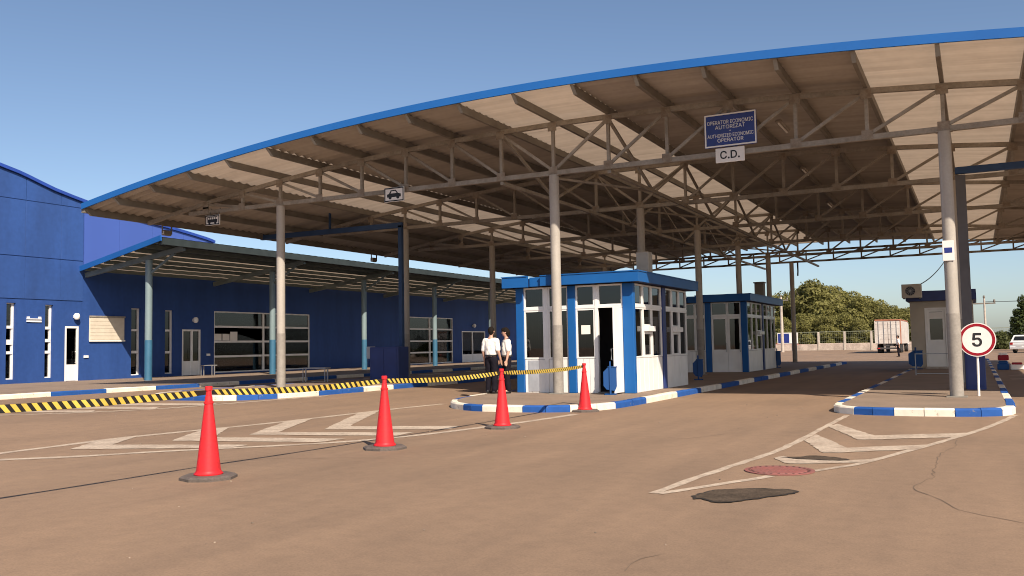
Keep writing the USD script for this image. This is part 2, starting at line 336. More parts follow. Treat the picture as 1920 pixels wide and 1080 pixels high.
def blob(cx, cy, rx, ry, seed, n=48, rot=0.0, amp=.16):
    r = np.random.default_rng(seed); a = np.linspace(0, 2 * np.pi, n, endpoint=False)
    k = 1 + amp * (meshkit.fbm(np.c_[np.cos(a) * 2 + seed, np.sin(a) * 2, 0 * a], 4, seed) - .5) * 2 + amp * .12 * r.normal(size=n)
    x, y = rx * k * np.cos(a), ry * k * np.sin(a)
    return Polygon(np.c_[cx + x * np.cos(rot) - y * np.sin(rot), cy + x * np.sin(rot) + y * np.cos(rot)])
T1 = [(-2.49, 8.6), (-2.46, 8.76), (-2.39, 9.01), (-2.23, 9.14), (-2.03, 9.27), (-1.86, 9.27), (-1.73, 9.3), (-1.61, 9.21), (-1.65, 9.02), (-1.78, 8.82), (-1.92, 8.6), (-2.1, 8.34), (-2.26, 8.34), (-2.37, 8.47), (-2.43, 8.43)]
T2 = [(-2.27, 11.85), (-2.06, 11.95), (-1.92, 12.14), (-1.67, 12.05), (-1.46, 11.87), (-1.55, 11.7), (-1.86, 11.7), (-2.1, 11.73)]
for pts, lab in ((T1, 'large dark ragged patch in the asphalt in front of the red manhole cover'), (T2, 'small dark patch among the white hatching behind the manhole cover')):
    t = thing('tar_patch', lab, 'tar patch'); c = smoothline(pts + [pts[0]], .04)[:-1]; c = c + np.random.default_rng(len(pts)).normal(0, .009, c.shape)
    pg = Polygon(c).buffer(0)
    part(t, 'rim', flat(pg, .0085), 'recess_dark'); part(t, 'patch', flat(pg.buffer(-.028), .0100), 'tar')  # rim: dark band painting in the shade along the recess edge
pb = MB(); r = np.random.default_rng(12)
for k in range(90):
    d = r.uniform(4.5, 26) ; a = r.uniform(-.5, .62); x = -d * math.sin(.47 + a * .75); y = d * math.cos(.47 + a * .75); q = r.uniform(.004, .012) * (1.5 if d > 14 else 1)
    m = trimesh.creation.icosphere(1, q); m.vertices *= r.uniform(.6, 1.3, 3) * (1, 1, .6); m.apply_translation((x, y, float(gz(x)) + q * .25)); pb.tm(m)
tag(usdkit.mesh(stage, '/World/pebbles', pb.mesh(), MAT['pebble'], smooth=False), 'scattered small stones and grit on the sunny asphalt', 'grit', kind='stuff')
t = thing('manhole_cover', 'round faded red manhole cover set in the asphalt', 'manhole cover', (-2.06, 10.62, 0))
part(t, 'frame', MB().lathe([(.31, .004), (.385, .004), (.385, .012), (.34, .014), (.31, .010)], 40), 'manhole_red')
cov = MB().lathe([(0.001, .014), (.30, .014), (.305, .009)], 40)
for i in range(-4, 5):
    for j in range(-4, 5):
        if i * i + j * j < 17: cov.box(i * .062 - .02, i * .062 + .02, j * .062 - .02, j * .062 + .02, .012, .018)
part(t, 'cover', cov, 'manhole_red')
rim = MB()
for k in range(26):
    a = k * 2 * math.pi / 26; da = .085
    rim.add([(.318 * math.cos(a), .318 * math.sin(a), .0150), (.345 * math.cos(a), .345 * math.sin(a), .0150), (.345 * math.cos(a + da), .345 * math.sin(a + da), .0150), (.318 * math.cos(a + da), .318 * math.sin(a + da), .0150)], [(0, 1, 2, 3)])
part(t, 'slots', rim, 'recess_dark', kind='stuff')

# painted hatching: two border lines per side, chevrons as polygons
def hatch(name, label, borders, chevrons, w=.13):
    t = thing(name, label, 'road marking')
    for k, b in enumerate(borders):
        p = smoothline(b, .25); p = p + rng.normal(0, .006, p.shape)
        part(t, 'border_line', ribbon(p, w * rng.uniform(.85, 1.12, len(p)), .004 + .0006 * k), 'line_paint')
    for c in chevrons:
        ring = LineString(c + [c[0]]); n = int(ring.length / .12)
        q = np.array([ring.interpolate(d, normalized=True).coords[0] for d in np.linspace(0, 1, n, endpoint=False)]) + rng.normal(0, .010, (n, 2))
        part(t, 'chevron', flat(Polygon(q).buffer(0), .0065), 'line_paint')
    return t
hatch('painted_hatching', 'worn white chevron hatching in front of the near kiosk island, beside the cones',
      [[(-12.97, 8.15), (-13.14, 8.74), (-13.22, 9.9), (-13.30, 11.07), (-13.10, 12.58), (-12.9, 13.86), (-12.80, 15.2), (-12.75, 17.05), (-12.7, 18.5), (-12.5, 20.4)],
       [(-12.58, 7.91), (-12.33, 8.21), (-11.55, 8.89), (-10.88, 9.73), (-10.2, 10.43), (-9.45, 11.18), (-8.86, 12.0), (-8.42, 13.12), (-8.12, 14.54), (-7.83, 16.18), (-7.66, 17.9)]],
      [[(-12.55, 9.48), (-13.21, 10.45), (-13.3, 11.44), (-12.47, 10.18), (-10.19, 10.89), (-10.21, 10.45)], [(-12.0, 10.96), (-12.96, 12.48), (-12.92, 13.23), (-11.76, 11.67), (-9.28, 12.13), (-9.36, 11.55)],
       [(-11.45, 12.19), (-12.77, 14.65), (-12.78, 15.56), (-11.25, 12.71), (-8.81, 13.4), (-8.74, 12.79)], [(-10.79, 13.42), (-12.71, 17.05), (-12.75, 17.99), (-10.74, 14.12), (-8.65, 14.72), (-8.5, 14.08)]], .20)
hatch('painted_hatching', 'faint white hatching on the far lane behind the striped tape',
      [[(-20.08, 12.6), (-19.91, 13.11), (-18.6, 14.18), (-17.7, 15.7), (-17.45, 17.29), (-17.3, 19.04), (-17.1, 21.5)], [(-21.9, 12.6), (-22.3, 15.09), (-22.2, 16.87), (-22.1, 18.59), (-22.3, 20.43)]],
      [[(-20.46, 15.08), (-21.94, 16.87), (-21.48, 17.18), (-20.36, 15.89), (-18.2, 16.27), (-17.7, 15.65)], [(-20.07, 16.46), (-21.77, 18.0), (-21.47, 18.4), (-20.14, 17.32), (-17.7, 17.74), (-17.45, 17.07)], [(-20.95, 13.79), (-22.28, 15.09), (-21.85, 15.38), (-20.79, 14.36), (-18.79, 14.89), (-18.33, 14.38)]], .2)
hatch('painted_hatching', 'white chevron hatching tapering from the right island to the red manhole cover',
      [[(-2.89, 8.64), (-2.83, 9.31), (-2.70, 10.54), (-2.52, 11.89), (-2.44, 12.8), (-2.39, 14.45), (-2.36, 16.43), (-2.33, 18.9)], [(-2.84, 8.63), (-2.61, 9.05), (-2.34, 9.62), (-2.06, 10.18)],
       [(-1.73, 10.7), (-1.36, 11.38), (-1.18, 11.96), (-0.99, 12.62), (-0.67, 13.76), (-0.15, 15.79), (0.29, 17.9), (0.58, 19.6)]],
      [[(-2.34, 16.34), (-2.25, 16.9), (-1.48, 14.97), (-0.15, 15.79), (-0.29, 15.07), (-1.61, 14.24)], [(-2.34, 13.98), (-2.31, 14.9), (-1.64, 13.17), (-0.64, 13.9), (-0.77, 13.25), (-1.63, 12.6), (-1.85, 12.46)], [(-2.35, 11.76), (-2.28, 12.0), (-2.08, 11.72), (-1.54, 11.72), (-1.2, 12.0), (-1.32, 11.6), (-2.02, 11.25), (-2.13, 11.29)]], .105)
t = thing('lane_lines', 'white lane lines on the sunny ground right of the right island', 'road marking')
for p in ([(1.05, 40.2), (3.5, 41.3)], [(1.0, 36.5), (3.2, 37.4)], [(1.4, 58), (4.5, 60)]): part(t, 'line', ribbon(p, .3), 'line_paint')

# ------------------------------------------------------------------ islands with painted kerb stones
def island(name, loop, cols, seglen, start=0.0, stones=2, kerb_w=.16, h=.15, first=0):
    """loop: closed outline (counter-clockwise). Kerb stones of alternating colours follow it."""
    t = thing(name, kind='structure')
    ring = LineString(np.vstack([loop, loop[:1]])); poly = Polygon(loop)
    pv = trimesh.creation.extrude_polygon(poly.buffer(-kerb_w + .004), .3, engine='earcut')
    v = pv.vertices.copy(); v[:, 2] = gz(v[:, 0]) + np.where(v[:, 2] > .1, h - .006, -.2)
    part(t, 'paving', trimesh.Trimesh(v, pv.faces, process=False), 'paving')
    L = ring.length; s = 0.0; k = 0
    def P(d): return np.array(ring.interpolate(d % L).coords[0])
    while s < L - .05:
        e = min(s + seglen[k % len(seglen)], L)
        if L - e < .5: e = L
        for q in range(stones):
            a, b = s + (e - s) * q / stones + .006, s + (e - s) * (q + 1) / stones - .006
            n = max(2, int((b - a) / .35) + 1); jog = rng.normal(0, .004); up = rng.normal(0, .004)
            rows = []
            for d in np.linspace(a, b, n):
                p = P(d); tan = P(d + .08) - P(d - .08); tan /= np.linalg.norm(tan); inn = np.array([-tan[1], tan[0]]); g = float(gz(p[0])); p = p + inn * jog
                for off, z in ((0, -.1), (0, h - .03), (.03, h + up), (kerb_w, h + up), (kerb_w, -.1)):
                    rows.append((*(p + inn * off), g + z))
            rows = np.array(rows); f = []
            for i in range(n - 1):
                for j in range(4): f.append((i * 5 + j, (i + 1) * 5 + j, (i + 1) * 5 + j + 1, i * 5 + j + 1))
            for o, flip in ((0, False), ((n - 1) * 5, True)):
                c = [(o, o + 1, o + 2, o + 3), (o, o + 3, o + 4, o + 4)]
                f += [x[::-1] if flip else x for x in c]
            part(t, 'kerb_stone', MB().add(rows, f), cols[(k + first) % 2])
        s = e; k += 1
    return t
def nose(x0, x1, yn, ysl, ysr, ye, n=12, sk=0.0, exl=.62):
    """capsule outline: rounded front end at yn, straight sides from ysl / ysr to ye, ccw"""
    xc, a = (x0 + x1) / 2 + sk, []
    for th in np.linspace(math.pi, 2 * math.pi, 2 * n + 1):
        c, s_ = math.cos(th), math.sin(th); e, ys = (exl, ysl) if c < 0 else (.62, ysr)
        a.append((xc + (abs(c) ** e) * (1 if c > 0 else -1) * ((x1 - xc) if c > 0 else (xc - x0)), ys - (abs(s_) ** e) * (ys - yn)))
    a += [(x1, ye), (x1 - .4, ye + .8), (x0 + .4, ye + .8), (x0, ye)]
    return np.array(a)
BW = ('kerb_blue', 'kerb_white')
# middle island: outline starts at its left shoulder
island('traffic_island', nose(-12.6, -7.35, 18.15, 23.6, 21.3, 60.5, sk=.4, exl=.9), BW, [1.9, 1.9, 1.86, .72, 1.04, 1.09, 1.38, 1.94, 2.6] + [2.42] * 40, first=1)
island('traffic_island', nose(-2.75, .62, 18.95, 20.6, 20.6, 66.0), BW, [1.64, .78, 1.06, .9, .75] + [2.3] * 40, first=1)
island('traffic_island', nose(-22.6, -17.4, 18.6, 23.2, 23.2, 60.5, sk=.6), BW, [2.4, 2.4, 2.4, .74, 1.18, 1.57, 2.17, 1.66] + [2.1] * 40, first=0)
L1 = np.array([(-37.4, 3.0), (-26.9, 3.0), (-26.9, 29.0), (-26.9, 88), (-37.4, 88)])
island('pavement', L1, BW, [10.15] + [2.12] * 60, first=1)

# ------------------------------------------------------------------ blue customs hall on the left
WX = -37.0
hall = thing('blue_hall', 'long blue hall with an arched roof end and a row of windows on the left', 'building')
arch = [(4, 12.6), (8, 12.4), (12, 11.9), (16, 11.2), (20, 10.5), (24.39, 9.66), (25.6, 9.38), (26.94, 8.98), (28.75, 8.60), (30.5, 8.28), (33.4, 7.98), (36.0, 7.64), (36.65, 7.50)]
arch = [tuple(p) for p in smoothline(arch, 1.0)]
outline = Polygon([(4, .05)] + arch + [(36.65, 6.75), (92, 6.75), (92, .05)])
holes = {  # y0, y1, z0, z1
 'w1': (24.80, 25.22, .45, 3.75), 'w2': (26.62, 27.02, .45, 3.72), 'd1': (27.62, 28.33, .27, 2.77), 'w3': (31.27, 31.85, .40, 3.70), 'w4': (33.36, 33.92, .40, 3.66),
 'd2': (34.48, 35.75, .27, 2.68), 'big1': (36.72, 44.7, .33, 3.70), 'big2': (55.5, 62.1, .30, 3.80), 'd3': (63.5, 67.4, .27, 2.8)}
wall = outline.difference(unary_union([sbox(a, c, b, d) for a, b, c, d in holes.values()]))
part(hall, 'wall', prism(wall, .30, 'yzx', WX - .30), 'wall_blue')
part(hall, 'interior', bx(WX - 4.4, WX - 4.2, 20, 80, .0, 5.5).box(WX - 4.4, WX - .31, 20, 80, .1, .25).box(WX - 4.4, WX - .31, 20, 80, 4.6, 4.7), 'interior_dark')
# roof following the arch, with a flat roof over the low wing
rv, rf = [], []
for y, z in arch: rv += [(WX + .12, y, z + .02), (WX - 32, y, z + .02)]
for i in range(len(arch) - 1): rf.append((2 * i, 2 * i + 1, 2 * i + 3, 2 * i + 2))
part(hall, 'roof', MB().add(rv, rf), 'roof_blue', smooth=True)
part(hall, 'low_roof', bx(WX - 20, WX + .10, 36.70, 92, 6.76, 6.92), 'roof_blue')
trim = MB()
for (y0, z0), (y1, z1) in zip(arch[:-1], arch[1:]): trim.bar((WX + .10, y0, z0 - .02), (WX + .10, y1, z1 - .02), .10, .14)
part(hall, 'roof_trim', trim, 'trim_blue')
part(hall, 'roof_monitor', prism(Polygon([(62, 6.9), (70, 6.9), (70, 7.35), (67, 7.75), (64.5, 7.75), (62, 7.2)]), 3.0, 'yzx', WX - 6.5), 'fascia_blue')
def arch_z(y): return float(np.interp(y, [p[0] for p in arch], [p[1] for p in arch]))
yy = [12.0, 15.3, 18.6, 20.35, 22.1, 23.85, 25.6, 27.35, 28.50]
for a, b in zip(yy[:-1], yy[1:]):
    part(hall, 'cladding_panel', rbox(WX + .004, WX + .035, a + .004, b - .004, 5.815, 8.27, .006), 'panel_blue')
    part(hall, 'cladding_panel', rbox(WX + .004, WX + .035, a + .004, b - .004, 3.95, 5.785, .002), 'panel_blue')
    tp = Polygon([(a + .012, 8.30)] + [(b - .012, 8.30)] + [(y, arch_z(y) - .12) for y in np.linspace(b - .012, a + .012, 5)])
    part(hall, 'cladding_panel', prism(tp, .031, 'yzx', WX + .004), 'panel_blue')
yy2 = [28.53, 30.5, 32.5, 34.5, 36.6]
for a, b in zip(yy2[:-1], yy2[1:]):
    tp = Polygon([(a + .008, 5.5), (b - .008, 5.5)] + [(y, arch_z(y) - .10) for y in np.linspace(b - .008, a + .008, 5)])
    part(hall, 'cladding_panel', prism(tp, .045, 'yzx', WX + .004), 'panel_light_blue')
def slit_window(key, rails):
    a, b, c, d = holes[key]; w = thing_part(hall, 'window')
    fr = sbox(a, c, b, d).difference(sbox(a + .04, c + .05, b - .10, d - .05))
    part(w, 'frame', prism(fr, .10, 'yzx', WX - .24), 'pvc_white')
    for z, hgt in rails: part(w, 'rail', bx(WX - .235, WX - .10, a + .06, b - .06, z - hgt / 2, z + hgt / 2), 'pvc_white')
    part(w, 'pane', bx(WX - .20, WX - .19, a + .05, b - .05, c + .05, d - .05), 'glass')
def thing_part(parent, name, label=None):
    x = UsdGeom.Xform.Define(stage, path_for(parent, name)); return tag(x, label)
slit_window('w1', [(2.70, .12), (2.05, .22), (1.60, .12)]); slit_window('w2', [(2.68, .12), (2.12, .14), (1.60, .12)])
slit_window('w3', [(2.62, .10), (1.54, .12)]); slit_window('w4', [(2.62, .10), (1.50, .12)])
def wall_door(key, split, kick=.95):
    a, b, c, d = holes[key]; t = thing_part(hall, 'door')
    fr = sbox(a, c, b, d).difference(sbox(a + .09, c, b - .09, d - .09))
    part(t, 'frame', prism(fr, .12, 'yzx', WX - .12), 'pvc_white')
    part(t, 'kick_panel', bx(WX - .10, WX - .03, a + .09, b - .09, c + .01, c + kick - .25), 'pvc_white')
    part(t, 'pane', bx(WX - .075, WX - .065, a + .09, b - .09, c + kick - .25, d - .09), 'glass')
    if split: part(t, 'mullion', bx(WX - .115, WX - .01, split, split + .13, c + .01, d - .09), 'pvc_white')
    y = (split or b - .12) - .05
    part(t, 'handle', MB().tube([(WX, y, 1.1), (WX + .07, y, 1.12), (WX + .07, y, 1.6), (WX, y, 1.62)], .018, 6), 'pvc_white')
wall_door('d1', None, 1.0); wall_door('d2', 35.1, 1.0); wall_door('d3', 65.2, .9)
def big_window(key, cols, rails):
    a, b, c, d = holes[key]; t = thing_part(hall, 'window')
    fr = sbox(a, c, b, d).difference(sbox(a + .07, c + .07, b - .07, d - .07))
    part(t, 'frame', prism(fr, .12, 'yzx', WX - .14), 'pvc_white')
    for z in rails: part(t, 'rail', bx(WX - .13, WX - .01, a + .07, b - .07, z - .055, z + .055), 'pvc_white')
    for y in cols: part(t, 'mullion', bx(WX - .135, WX - .005, y - .06, y + .06, c + .07, d - .07), 'pvc_white')
    zz = [c + .05] + list(rails) + [d - .05]; ycol = [a + .05] + list(cols) + [b - .05]
    for z0, z1 in zip(zz[:-1], zz[1:]):
        for y0, y1 in zip(ycol[:-1], ycol[1:]): part(t, 'pane', bx(WX - .09, WX - .08, y0 + .01, y1 - .01, z0 + .01, z1 - .01), 'hall_glass')
    return t
bw = big_window('big1', [40.6], [2.85, 2.03, 1.22])
for y0, y1, z0, z1 in ((36.85, 37.35, 2.10, 2.46), (37.42, 37.95, 2.10, 2.46), (38.0, 38.55, 2.06, 2.58)): part(bw, 'paper', bx(WX - .078, WX - .072, y0, y1, z0, z1), 'paper')
for k in range(12):
    y0 = 37.6 + k * .55 + rng.uniform(0, .1); part(bw, 'blind', bx(WX - .13, WX - .12, y0, y0 + rng.uniform(.25, .5), 2.98, 3.28 + rng.uniform(0, .2)), 'grey_panel')
big_window('big2', [58.7], [2.9, 2.0, 1.15])
part(hall, 'vent_grille', bx(WX, WX + .05, 25.72, 26.42, 2.93, 3.0).box(WX, WX + .06, 25.72, 26.42, 3.05, 3.09).box(WX, WX + .05, 25.74, 25.86, 3.09, 3.17).box(WX, WX + .05, 26.28, 26.40, 3.09, 3.17), 'pvc_white')
def globe(y, z):
    l = part(hall, 'wall_lamp', MB().lathe([(.001, .16), (.07, .145), (.12, .10), (.14, 0), (.12, -.10), (.07, -.145), (.001, -.16)][::-1], 14, (WX + .17, y, z)), 'lamp_glass', smooth=True)
    part(hall, 'lamp_base', bx(WX, WX + .06, y - .07, y + .07, z - .07, z + .07), 'pvc_white')
for y, z in ((28.10, 3.22), (35.25, 3.18), (65.3, 3.25)): globe(y, z)
for y, z in ((28.72, 1.36), (36.28, 1.33)): part(hall, 'switch_box', rbox(WX, WX + .06, y - .12, y + .12, z - .06, z + .06), 'pvc_white')
# notice board on the wall
t = thing('notice_board', 'wide cream notice board on the blue wall beside the first door', 'notice board', (WX, 29.85, 0))
part(t, 'backing', rbox(.004, .05, -.98, .98, 2.10, 3.22), 'board_cream')
for k in range(6): part(t, 'board', rbox(.05, .065, -.94, .94, 2.16 + k * .17, 2.16 + k * .17 + .160, .004), 'board_cream')
part(t, 'top_rail', bx(.05, .09, -1.0, 1.0, 3.20, 3.28), 'steel_paint'); part(t, 'bottom_rail', bx(.05, .09, -1.0, 1.0, 2.06, 2.13), 'paper')

# ------------------------------------------------------------------ low side canopy along the hall
sc = thing('side_canopy', 'low sloping canopy on green posts along the blue hall', 'canopy')
def scz(x): return 5.42 + (x - WX) * (6.30 - 5.42) / 6.5
def scy0(x): return 28.36 - (x - WX) * (28.36 - 27.25) / 6.5
SY1 = 74.0
strips = np.linspace(WX + .05, -30.5, 14); clear = {0, 2, 3, 5, 7}
for i, (a, b) in enumerate(zip(strips[:-1], strips[1:])):
    ny = 200; V, F = [], []
    for j in range(ny + 1):
        for x, o in ((a - .03, .0), (b + .03, .004)):
            y0 = scy0(x); y = y0 + (SY1 - y0) * j / ny; V.append((x, y, scz(x) + .05 + .012 * (j % 2) + o))
    for j in range(ny): F.append((2 * j, 2 * j + 1, 2 * j + 3, 2 * j + 2))
    part(sc, 'clear_sheet' if i in clear else 'roof_sheet', MB().add(V, F), 'clear_sheet' if i in clear else 'green_steel')
for x in np.linspace(WX + .35, -30.9, 8): part(sc, 'purlin', bx(x - .05, x + .05, scy0(x) + .08, SY1 - .1, scz(x) - .14, scz(x) + .03), 'green_steel')
part(sc, 'fascia', MB().bar((WX + .04, scy0(WX) - .03, scz(WX) + .02), (-30.45, scy0(-30.5) - .03, scz(-30.5) + .02), .05, .24), 'fascia_blue')
part(sc, 'eave_beam', bx(-30.62, -30.44, 27.32, SY1, 6.05, 6.34), 'eave_green')
for k in range(6):
    y = 28.65 + k * 8.0
    g = .12 + .15
    part(sc, 'column', MB().tube([(-32.8, y, g - .05), (-32.8, y, 2.05)], .165, 16), 'post_blue', smooth=40)
    part(sc, 'column', MB().tube([(-32.8, y, 2.05), (-32.8, y, 5.62)], .155, 16), 'post_green', smooth=40)
    part(sc, 'rafter', MB().bar((WX + .06, y, scz(WX) - .26), (-30.65, y, scz(-30.6) - .27), .14, .22), 'green_steel')
    part(sc, 'bracket', MB().bar((-32.8, y, 4.95), (-31.2, y, scz(-31.2) - .38), .09), 'green_steel')

# ------------------------------------------------------------------ main canopy
XC, BAY, ND = -10.3, 9.84, 6
XL, XR, YF, Y0, Y1, YS = -26.5, 7.6, 22.9, 20.4, 61.8, 7.30
STEP = BAY / ND
def zr(x): return 7.95 - np.where(np.asarray(x, float) < -9.5, .0055, .0046) * (np.asarray(x, float) + 9.5) ** 2
rows_y = [YF + k * YS for k in range(6)]
can = thing('main_canopy', 'huge arched drive-through canopy with blue edge on white columns', 'canopy')
nodes = [XC + k * STEP for k in range(-10, 11) if XL - .3 < XC + k * STEP < XR + .2]
edges = [XL] + [n for n in nodes if n > XL + .4] + [XR]
def is_clear(xm):
    return any(abs(xm - c) < STEP for c in (XC - BAY, XC, XC + BAY))
for a, b in zip(edges[:-1], edges[1:]):
    c = is_clear((a + b) / 2); per = .36; ny = int((Y1 - Y0) / per) * 4; xs_ = np.linspace(a, b, 4)
    Y = np.linspace(Y0, Y1, ny + 1); ph = (Y - Y0) / per % 1.0
    dz = .034 * np.clip(np.interp(ph, [0, .15, .35, .5, .65, .85, 1], [-1, -1, 1, 1, 1, -1, -1]), -1, 1)
    V = np.stack([np.repeat(xs_[None], ny + 1, 0), np.repeat(Y[:, None], 4, 1), zr(xs_)[None] + dz[:, None]], -1).reshape(-1, 3)
    F = [(j * 4 + i, j * 4 + i + 1, (j + 1) * 4 + i + 1, (j + 1) * 4 + i) for j in range(ny) for i in range(3)]
    part(can, 'clear_sheet' if c else 'roof_sheet', MB().add(V, F), 'clear_sheet' if c else 'roof_sheet')
for x in edges:
    z = float(zr(x)); xx = min(max(x, XL + .06), XR - .06)
    part(can, 'purlin', prism(Polygon([(Y0 + .02, z - .03), (Y0 + .26, z - .23), (Y1 - .02, z - .23), (Y1 - .02, z - .03)]), .09, 'yzx', xx - .045), 'steel_dark')
# edge trim
def arc_band(y0, y1, zlo, zhi, n=48):
    x = np.linspace(XL - .02, XR + .02, n); z = zr(x); V, F = [], []
    for xi, zi in zip(x, z): V += [(xi, y0, zi + zlo), (xi, y1, zi + zlo), (xi, y1, zi + zhi), (xi, y0, zi + zhi)]
    for i in range(n - 1):
        for j in range(4): F.append((4 * i + j, 4 * i + (j + 1) % 4, 4 * i + 4 + (j + 1) % 4, 4 * i + 4 + j))
    F += [(3, 2, 1, 0), (4 * n - 4, 4 * n - 3, 4 * n - 2, 4 * n - 1)]
    return MB().add(V, [f[::-1] for f in F])
part(can, 'fascia', arc_band(Y0 - .06, Y0 - .004, -.035, .16), 'fascia_blue', smooth=30)
part(can, 'fascia', arc_band(Y1 + .004, Y1 + .05, -.05, .10), 'steel_dark', smooth=30)
for x, s in ((XL, -1), (XR, 1)): part(can, 'gutter', bx(x - .08, x + .08, Y0, Y1, float(zr(x)) - .15, float(zr(x)) + .035), 'steel_dark')
CH = 6.27
def top(x): return float(zr(x)) - .30
def make_truss(y, lab=None):
    t = thing_part(can, 'truss', lab)
    nn = [XL + .25] + [n for n in nodes if n > XL + .8] ; nn = [n for n in nn if n < XR - .2] + [XR - .25]
    tc = MB()
    for a, b in zip(nn[:-1], nn[1:]): tc.bar((a, y, top(a)), (b, y, top(b)), .11, .13)
    part(t, 'top_chord', tc, 'steel_paint')
    lo = [n for n in nn if top(n) - CH > .28]
    part(t, 'bottom_chord', MB().bar((lo[0] - .8, y, CH), (lo[-1] + .8, y, CH), .11, .13), 'steel_paint')
    for n in lo:
        part(t, 'strut', MB().bar((n, y, CH + .065), (n, y, top(n) - .06), .085), 'steel_paint')
    for n in lo:
        part(t, 'gusset_plate', bx(n - .13, n + .13, y - .066, y - .058, CH - .05, CH + .17), 'steel_worn')
        part(t, 'gusset_plate', bx(n - .13, n + .13, y - .066, y - .058, top(n) - .2, top(n) + .03), 'steel_worn')
    part(t, 'conduit', MB().tube([(lo[0], y + .09, CH - .03), ((lo[0] + lo[-1]) / 2, y + .09, CH - .05), (lo[-1], y + .09, CH - .03)], .018, 6), 'steel_dark')
    for a, b in zip(lo[:-1], lo[1:]):
        m = (a + b) / 2
        p, q = (((a, y, top(a) - .05), (b, y, CH + .06)) if m < XC else ((a, y, CH + .06), (b, y, top(b) - .05)))
        part(t, 'diagonal', MB().bar(p, q, .075), 'steel_paint')
for k, y in enumerate(rows_y[:-1]): make_truss(y)
# the last frame is a flat lattice girder
t = thing_part(can, 'lattice_girder'); y = rows_y[-1]
part(t, 'bottom_chord', MB().bar((-22.5, y, 6.50), (XR - 1, y, 6.50), .12), 'steel_dark'); part(t, 'top_chord', MB().bar((-22.5, y, 7.16), (XR - 1, y, 7.16), .12), 'steel_dark')
gx = np.arange(-22.5, XR - 1, STEP)
for a in gx:
    part(t, 'strut', MB().bar((a, y, 6.56), (a, y, 7.10), .08), 'steel_dark')
    part(t, 'diagonal', MB().bar((a, y, 6.56), (a + STEP * .95, y, 7.10), .07), 'steel_dark')
# long trusses either side of the crown
for s in (-1, 1):
    x = XC + s * STEP; t = thing_part(can, 'long_truss')
    part(t, 'bottom_beam', MB().bar((x, rows_y[0], CH - .12), (x, rows_y[-1], CH - .12), .10), 'steel_paint')
    for a, b in zip(rows_y[:-1], rows_y[1:]):
        m = (a + b) / 2
        if b > 59: continue
        part(t, 'brace', MB().bar((x, a + .1, top(x) - .08), (x, m, CH - .08), .075), 'steel_paint'); part(t, 'brace', MB().bar((x, m, CH - .08), (x, b - .1, top(x) - .08), .075), 'steel_paint')
        part(t, 'cross_brace', MB().bar((XC, a + .1, CH - .13), (x, m, CH - .13), .06), 'steel_paint')
for y in rows_y:
    for x in (XC - BAY, XC, XC + BAY):
        g = float(gz(x)) + .14; tp = CH - .065 if y < 59 else 6.45
        c = part(can, 'column', MB().lathe([(.137, 2.0), (.137, tp), (.0, tp)], 28, (x, y, 0)), 'column_paint', smooth=40)
        part(c, 'sleeve', MB().lathe([(.145, g - .1), (.145, 2.02), (.137, 2.035)], 28, (x, y, 0)), 'sleeve_paint', smooth=40)
        part(c, 'base_plate', rbox(x - .22, x + .22, y - .22, y + .22, g - .02, g + .03), 'steel_dark')
        if y == YF or True:
            part(c, 'cap_plate', rbox(x - .18, x + .18, y - .09, y + .09, tp - .01, tp + .02, .005), 'steel_paint')

# floodlights and tube lamps under the canopy
for x, y, lab in ((XL - .05, 24.0, 'small floodlight hanging from the left eave near the canopy tip'), (XL - .05, 37.0, 'small floodlight hanging further back on the left eave')):
    t = thing('floodlight', lab, 'floodlight', (x, y, float(zr(XL)) - .2))
    part(t, 'bracket', bx(-.02, .02, -.23, -.20, -.30, 0).box(-.02, .02, .20, .23, -.30, 0), 'steel_dark')
    part(t, 'housing', rbox(-.10, .06, -.19, .19, -.36, -.16, .03), 'steel_dark'); part(t, 'lens', rbox(-.05, .05, -.205, -.19, -.32, -.20, .006), 'lamp_glass')
for x, y, lab in ((-4.6, 26.0, 'tube lamp nearest the blue operator sign under the canopy'), (-5.2, 33.5, 'middle tube lamp under the dark roof strip'), (-5.6, 42.5, 'farthest tube lamp under the dark roof strip')):
    t = thing('tube_lamp', lab, 'lamp', (x, y, float(zr(x)) - .35)); part(t, 'housing', rbox(-.09, .09, -.65, .65, 0, .08, .02), 'steel_paint'); part(t, 'tube', MB().tube([(0, -.6, -.02), (0, .6, -.02)], .03, 8), 'lamp_glass')

# ------------------------------------------------------------------ blue portal frames
t = thing('portal_frame', 'blue steel portal beam and post under the left half of the canopy', 'portal frame', (-19.55, 29.0, .25))
part(t, 'post', rbox(-.08, .08, -.08, .08, 0, 5.95), 'gantry_blue'); part(t, 'beam', rbox(-7.0, .08, -.08, .08, 5.86, 6.06), 'gantry_blue')
for x in (-6.9, -3.4): part(t, 'hanger', rbox(x - .04, x + .04, -.04, .04, 6.06, 6.35 if x < -5 else 6.95), 'gantry_blue')
t = thing('portal_frame', 'blue steel portal beam and post behind the right front column', 'portal frame', (-.20, 26.6, .14))
part(t, 'post', rbox(-.12, .12, -.12, .12, 0, 5.62), 'gantry_grey'); part(t, 'beam', rbox(-.12, 7.5, -.08, .08, 5.66, 5.84), 'gantry_blue'); part(t, 'post', rbox(7.28, 7.5, -.12, .12, 0, 5.62), 'gantry_blue')
part(t, 'cabinet', rbox(-.10, .36, -.40, -.13, .0, 1.40, .02), 'dark_blue'); part(t, 'cabinet_door', rbox(-.06, .32, -.415, -.40, .1, 1.32, .006), 'dark_blue')
t = thing('control_cabinet', 'large dark blue cabinet at the foot of the left portal post', 'cabinet', (-19.6, 28.2, .26))
part(t, 'body', rbox(-.62, .66, -.35, .35, 0, 1.28, .02), 'dark_blue'); part(t, 'door', rbox(-.56, .02, -.37, -.35, .08, 1.2, .006), 'dark_blue'); part(t, 'door', rbox(.04, .60, -.37, -.35, .08, 1.2, .006), 'dark_blue')
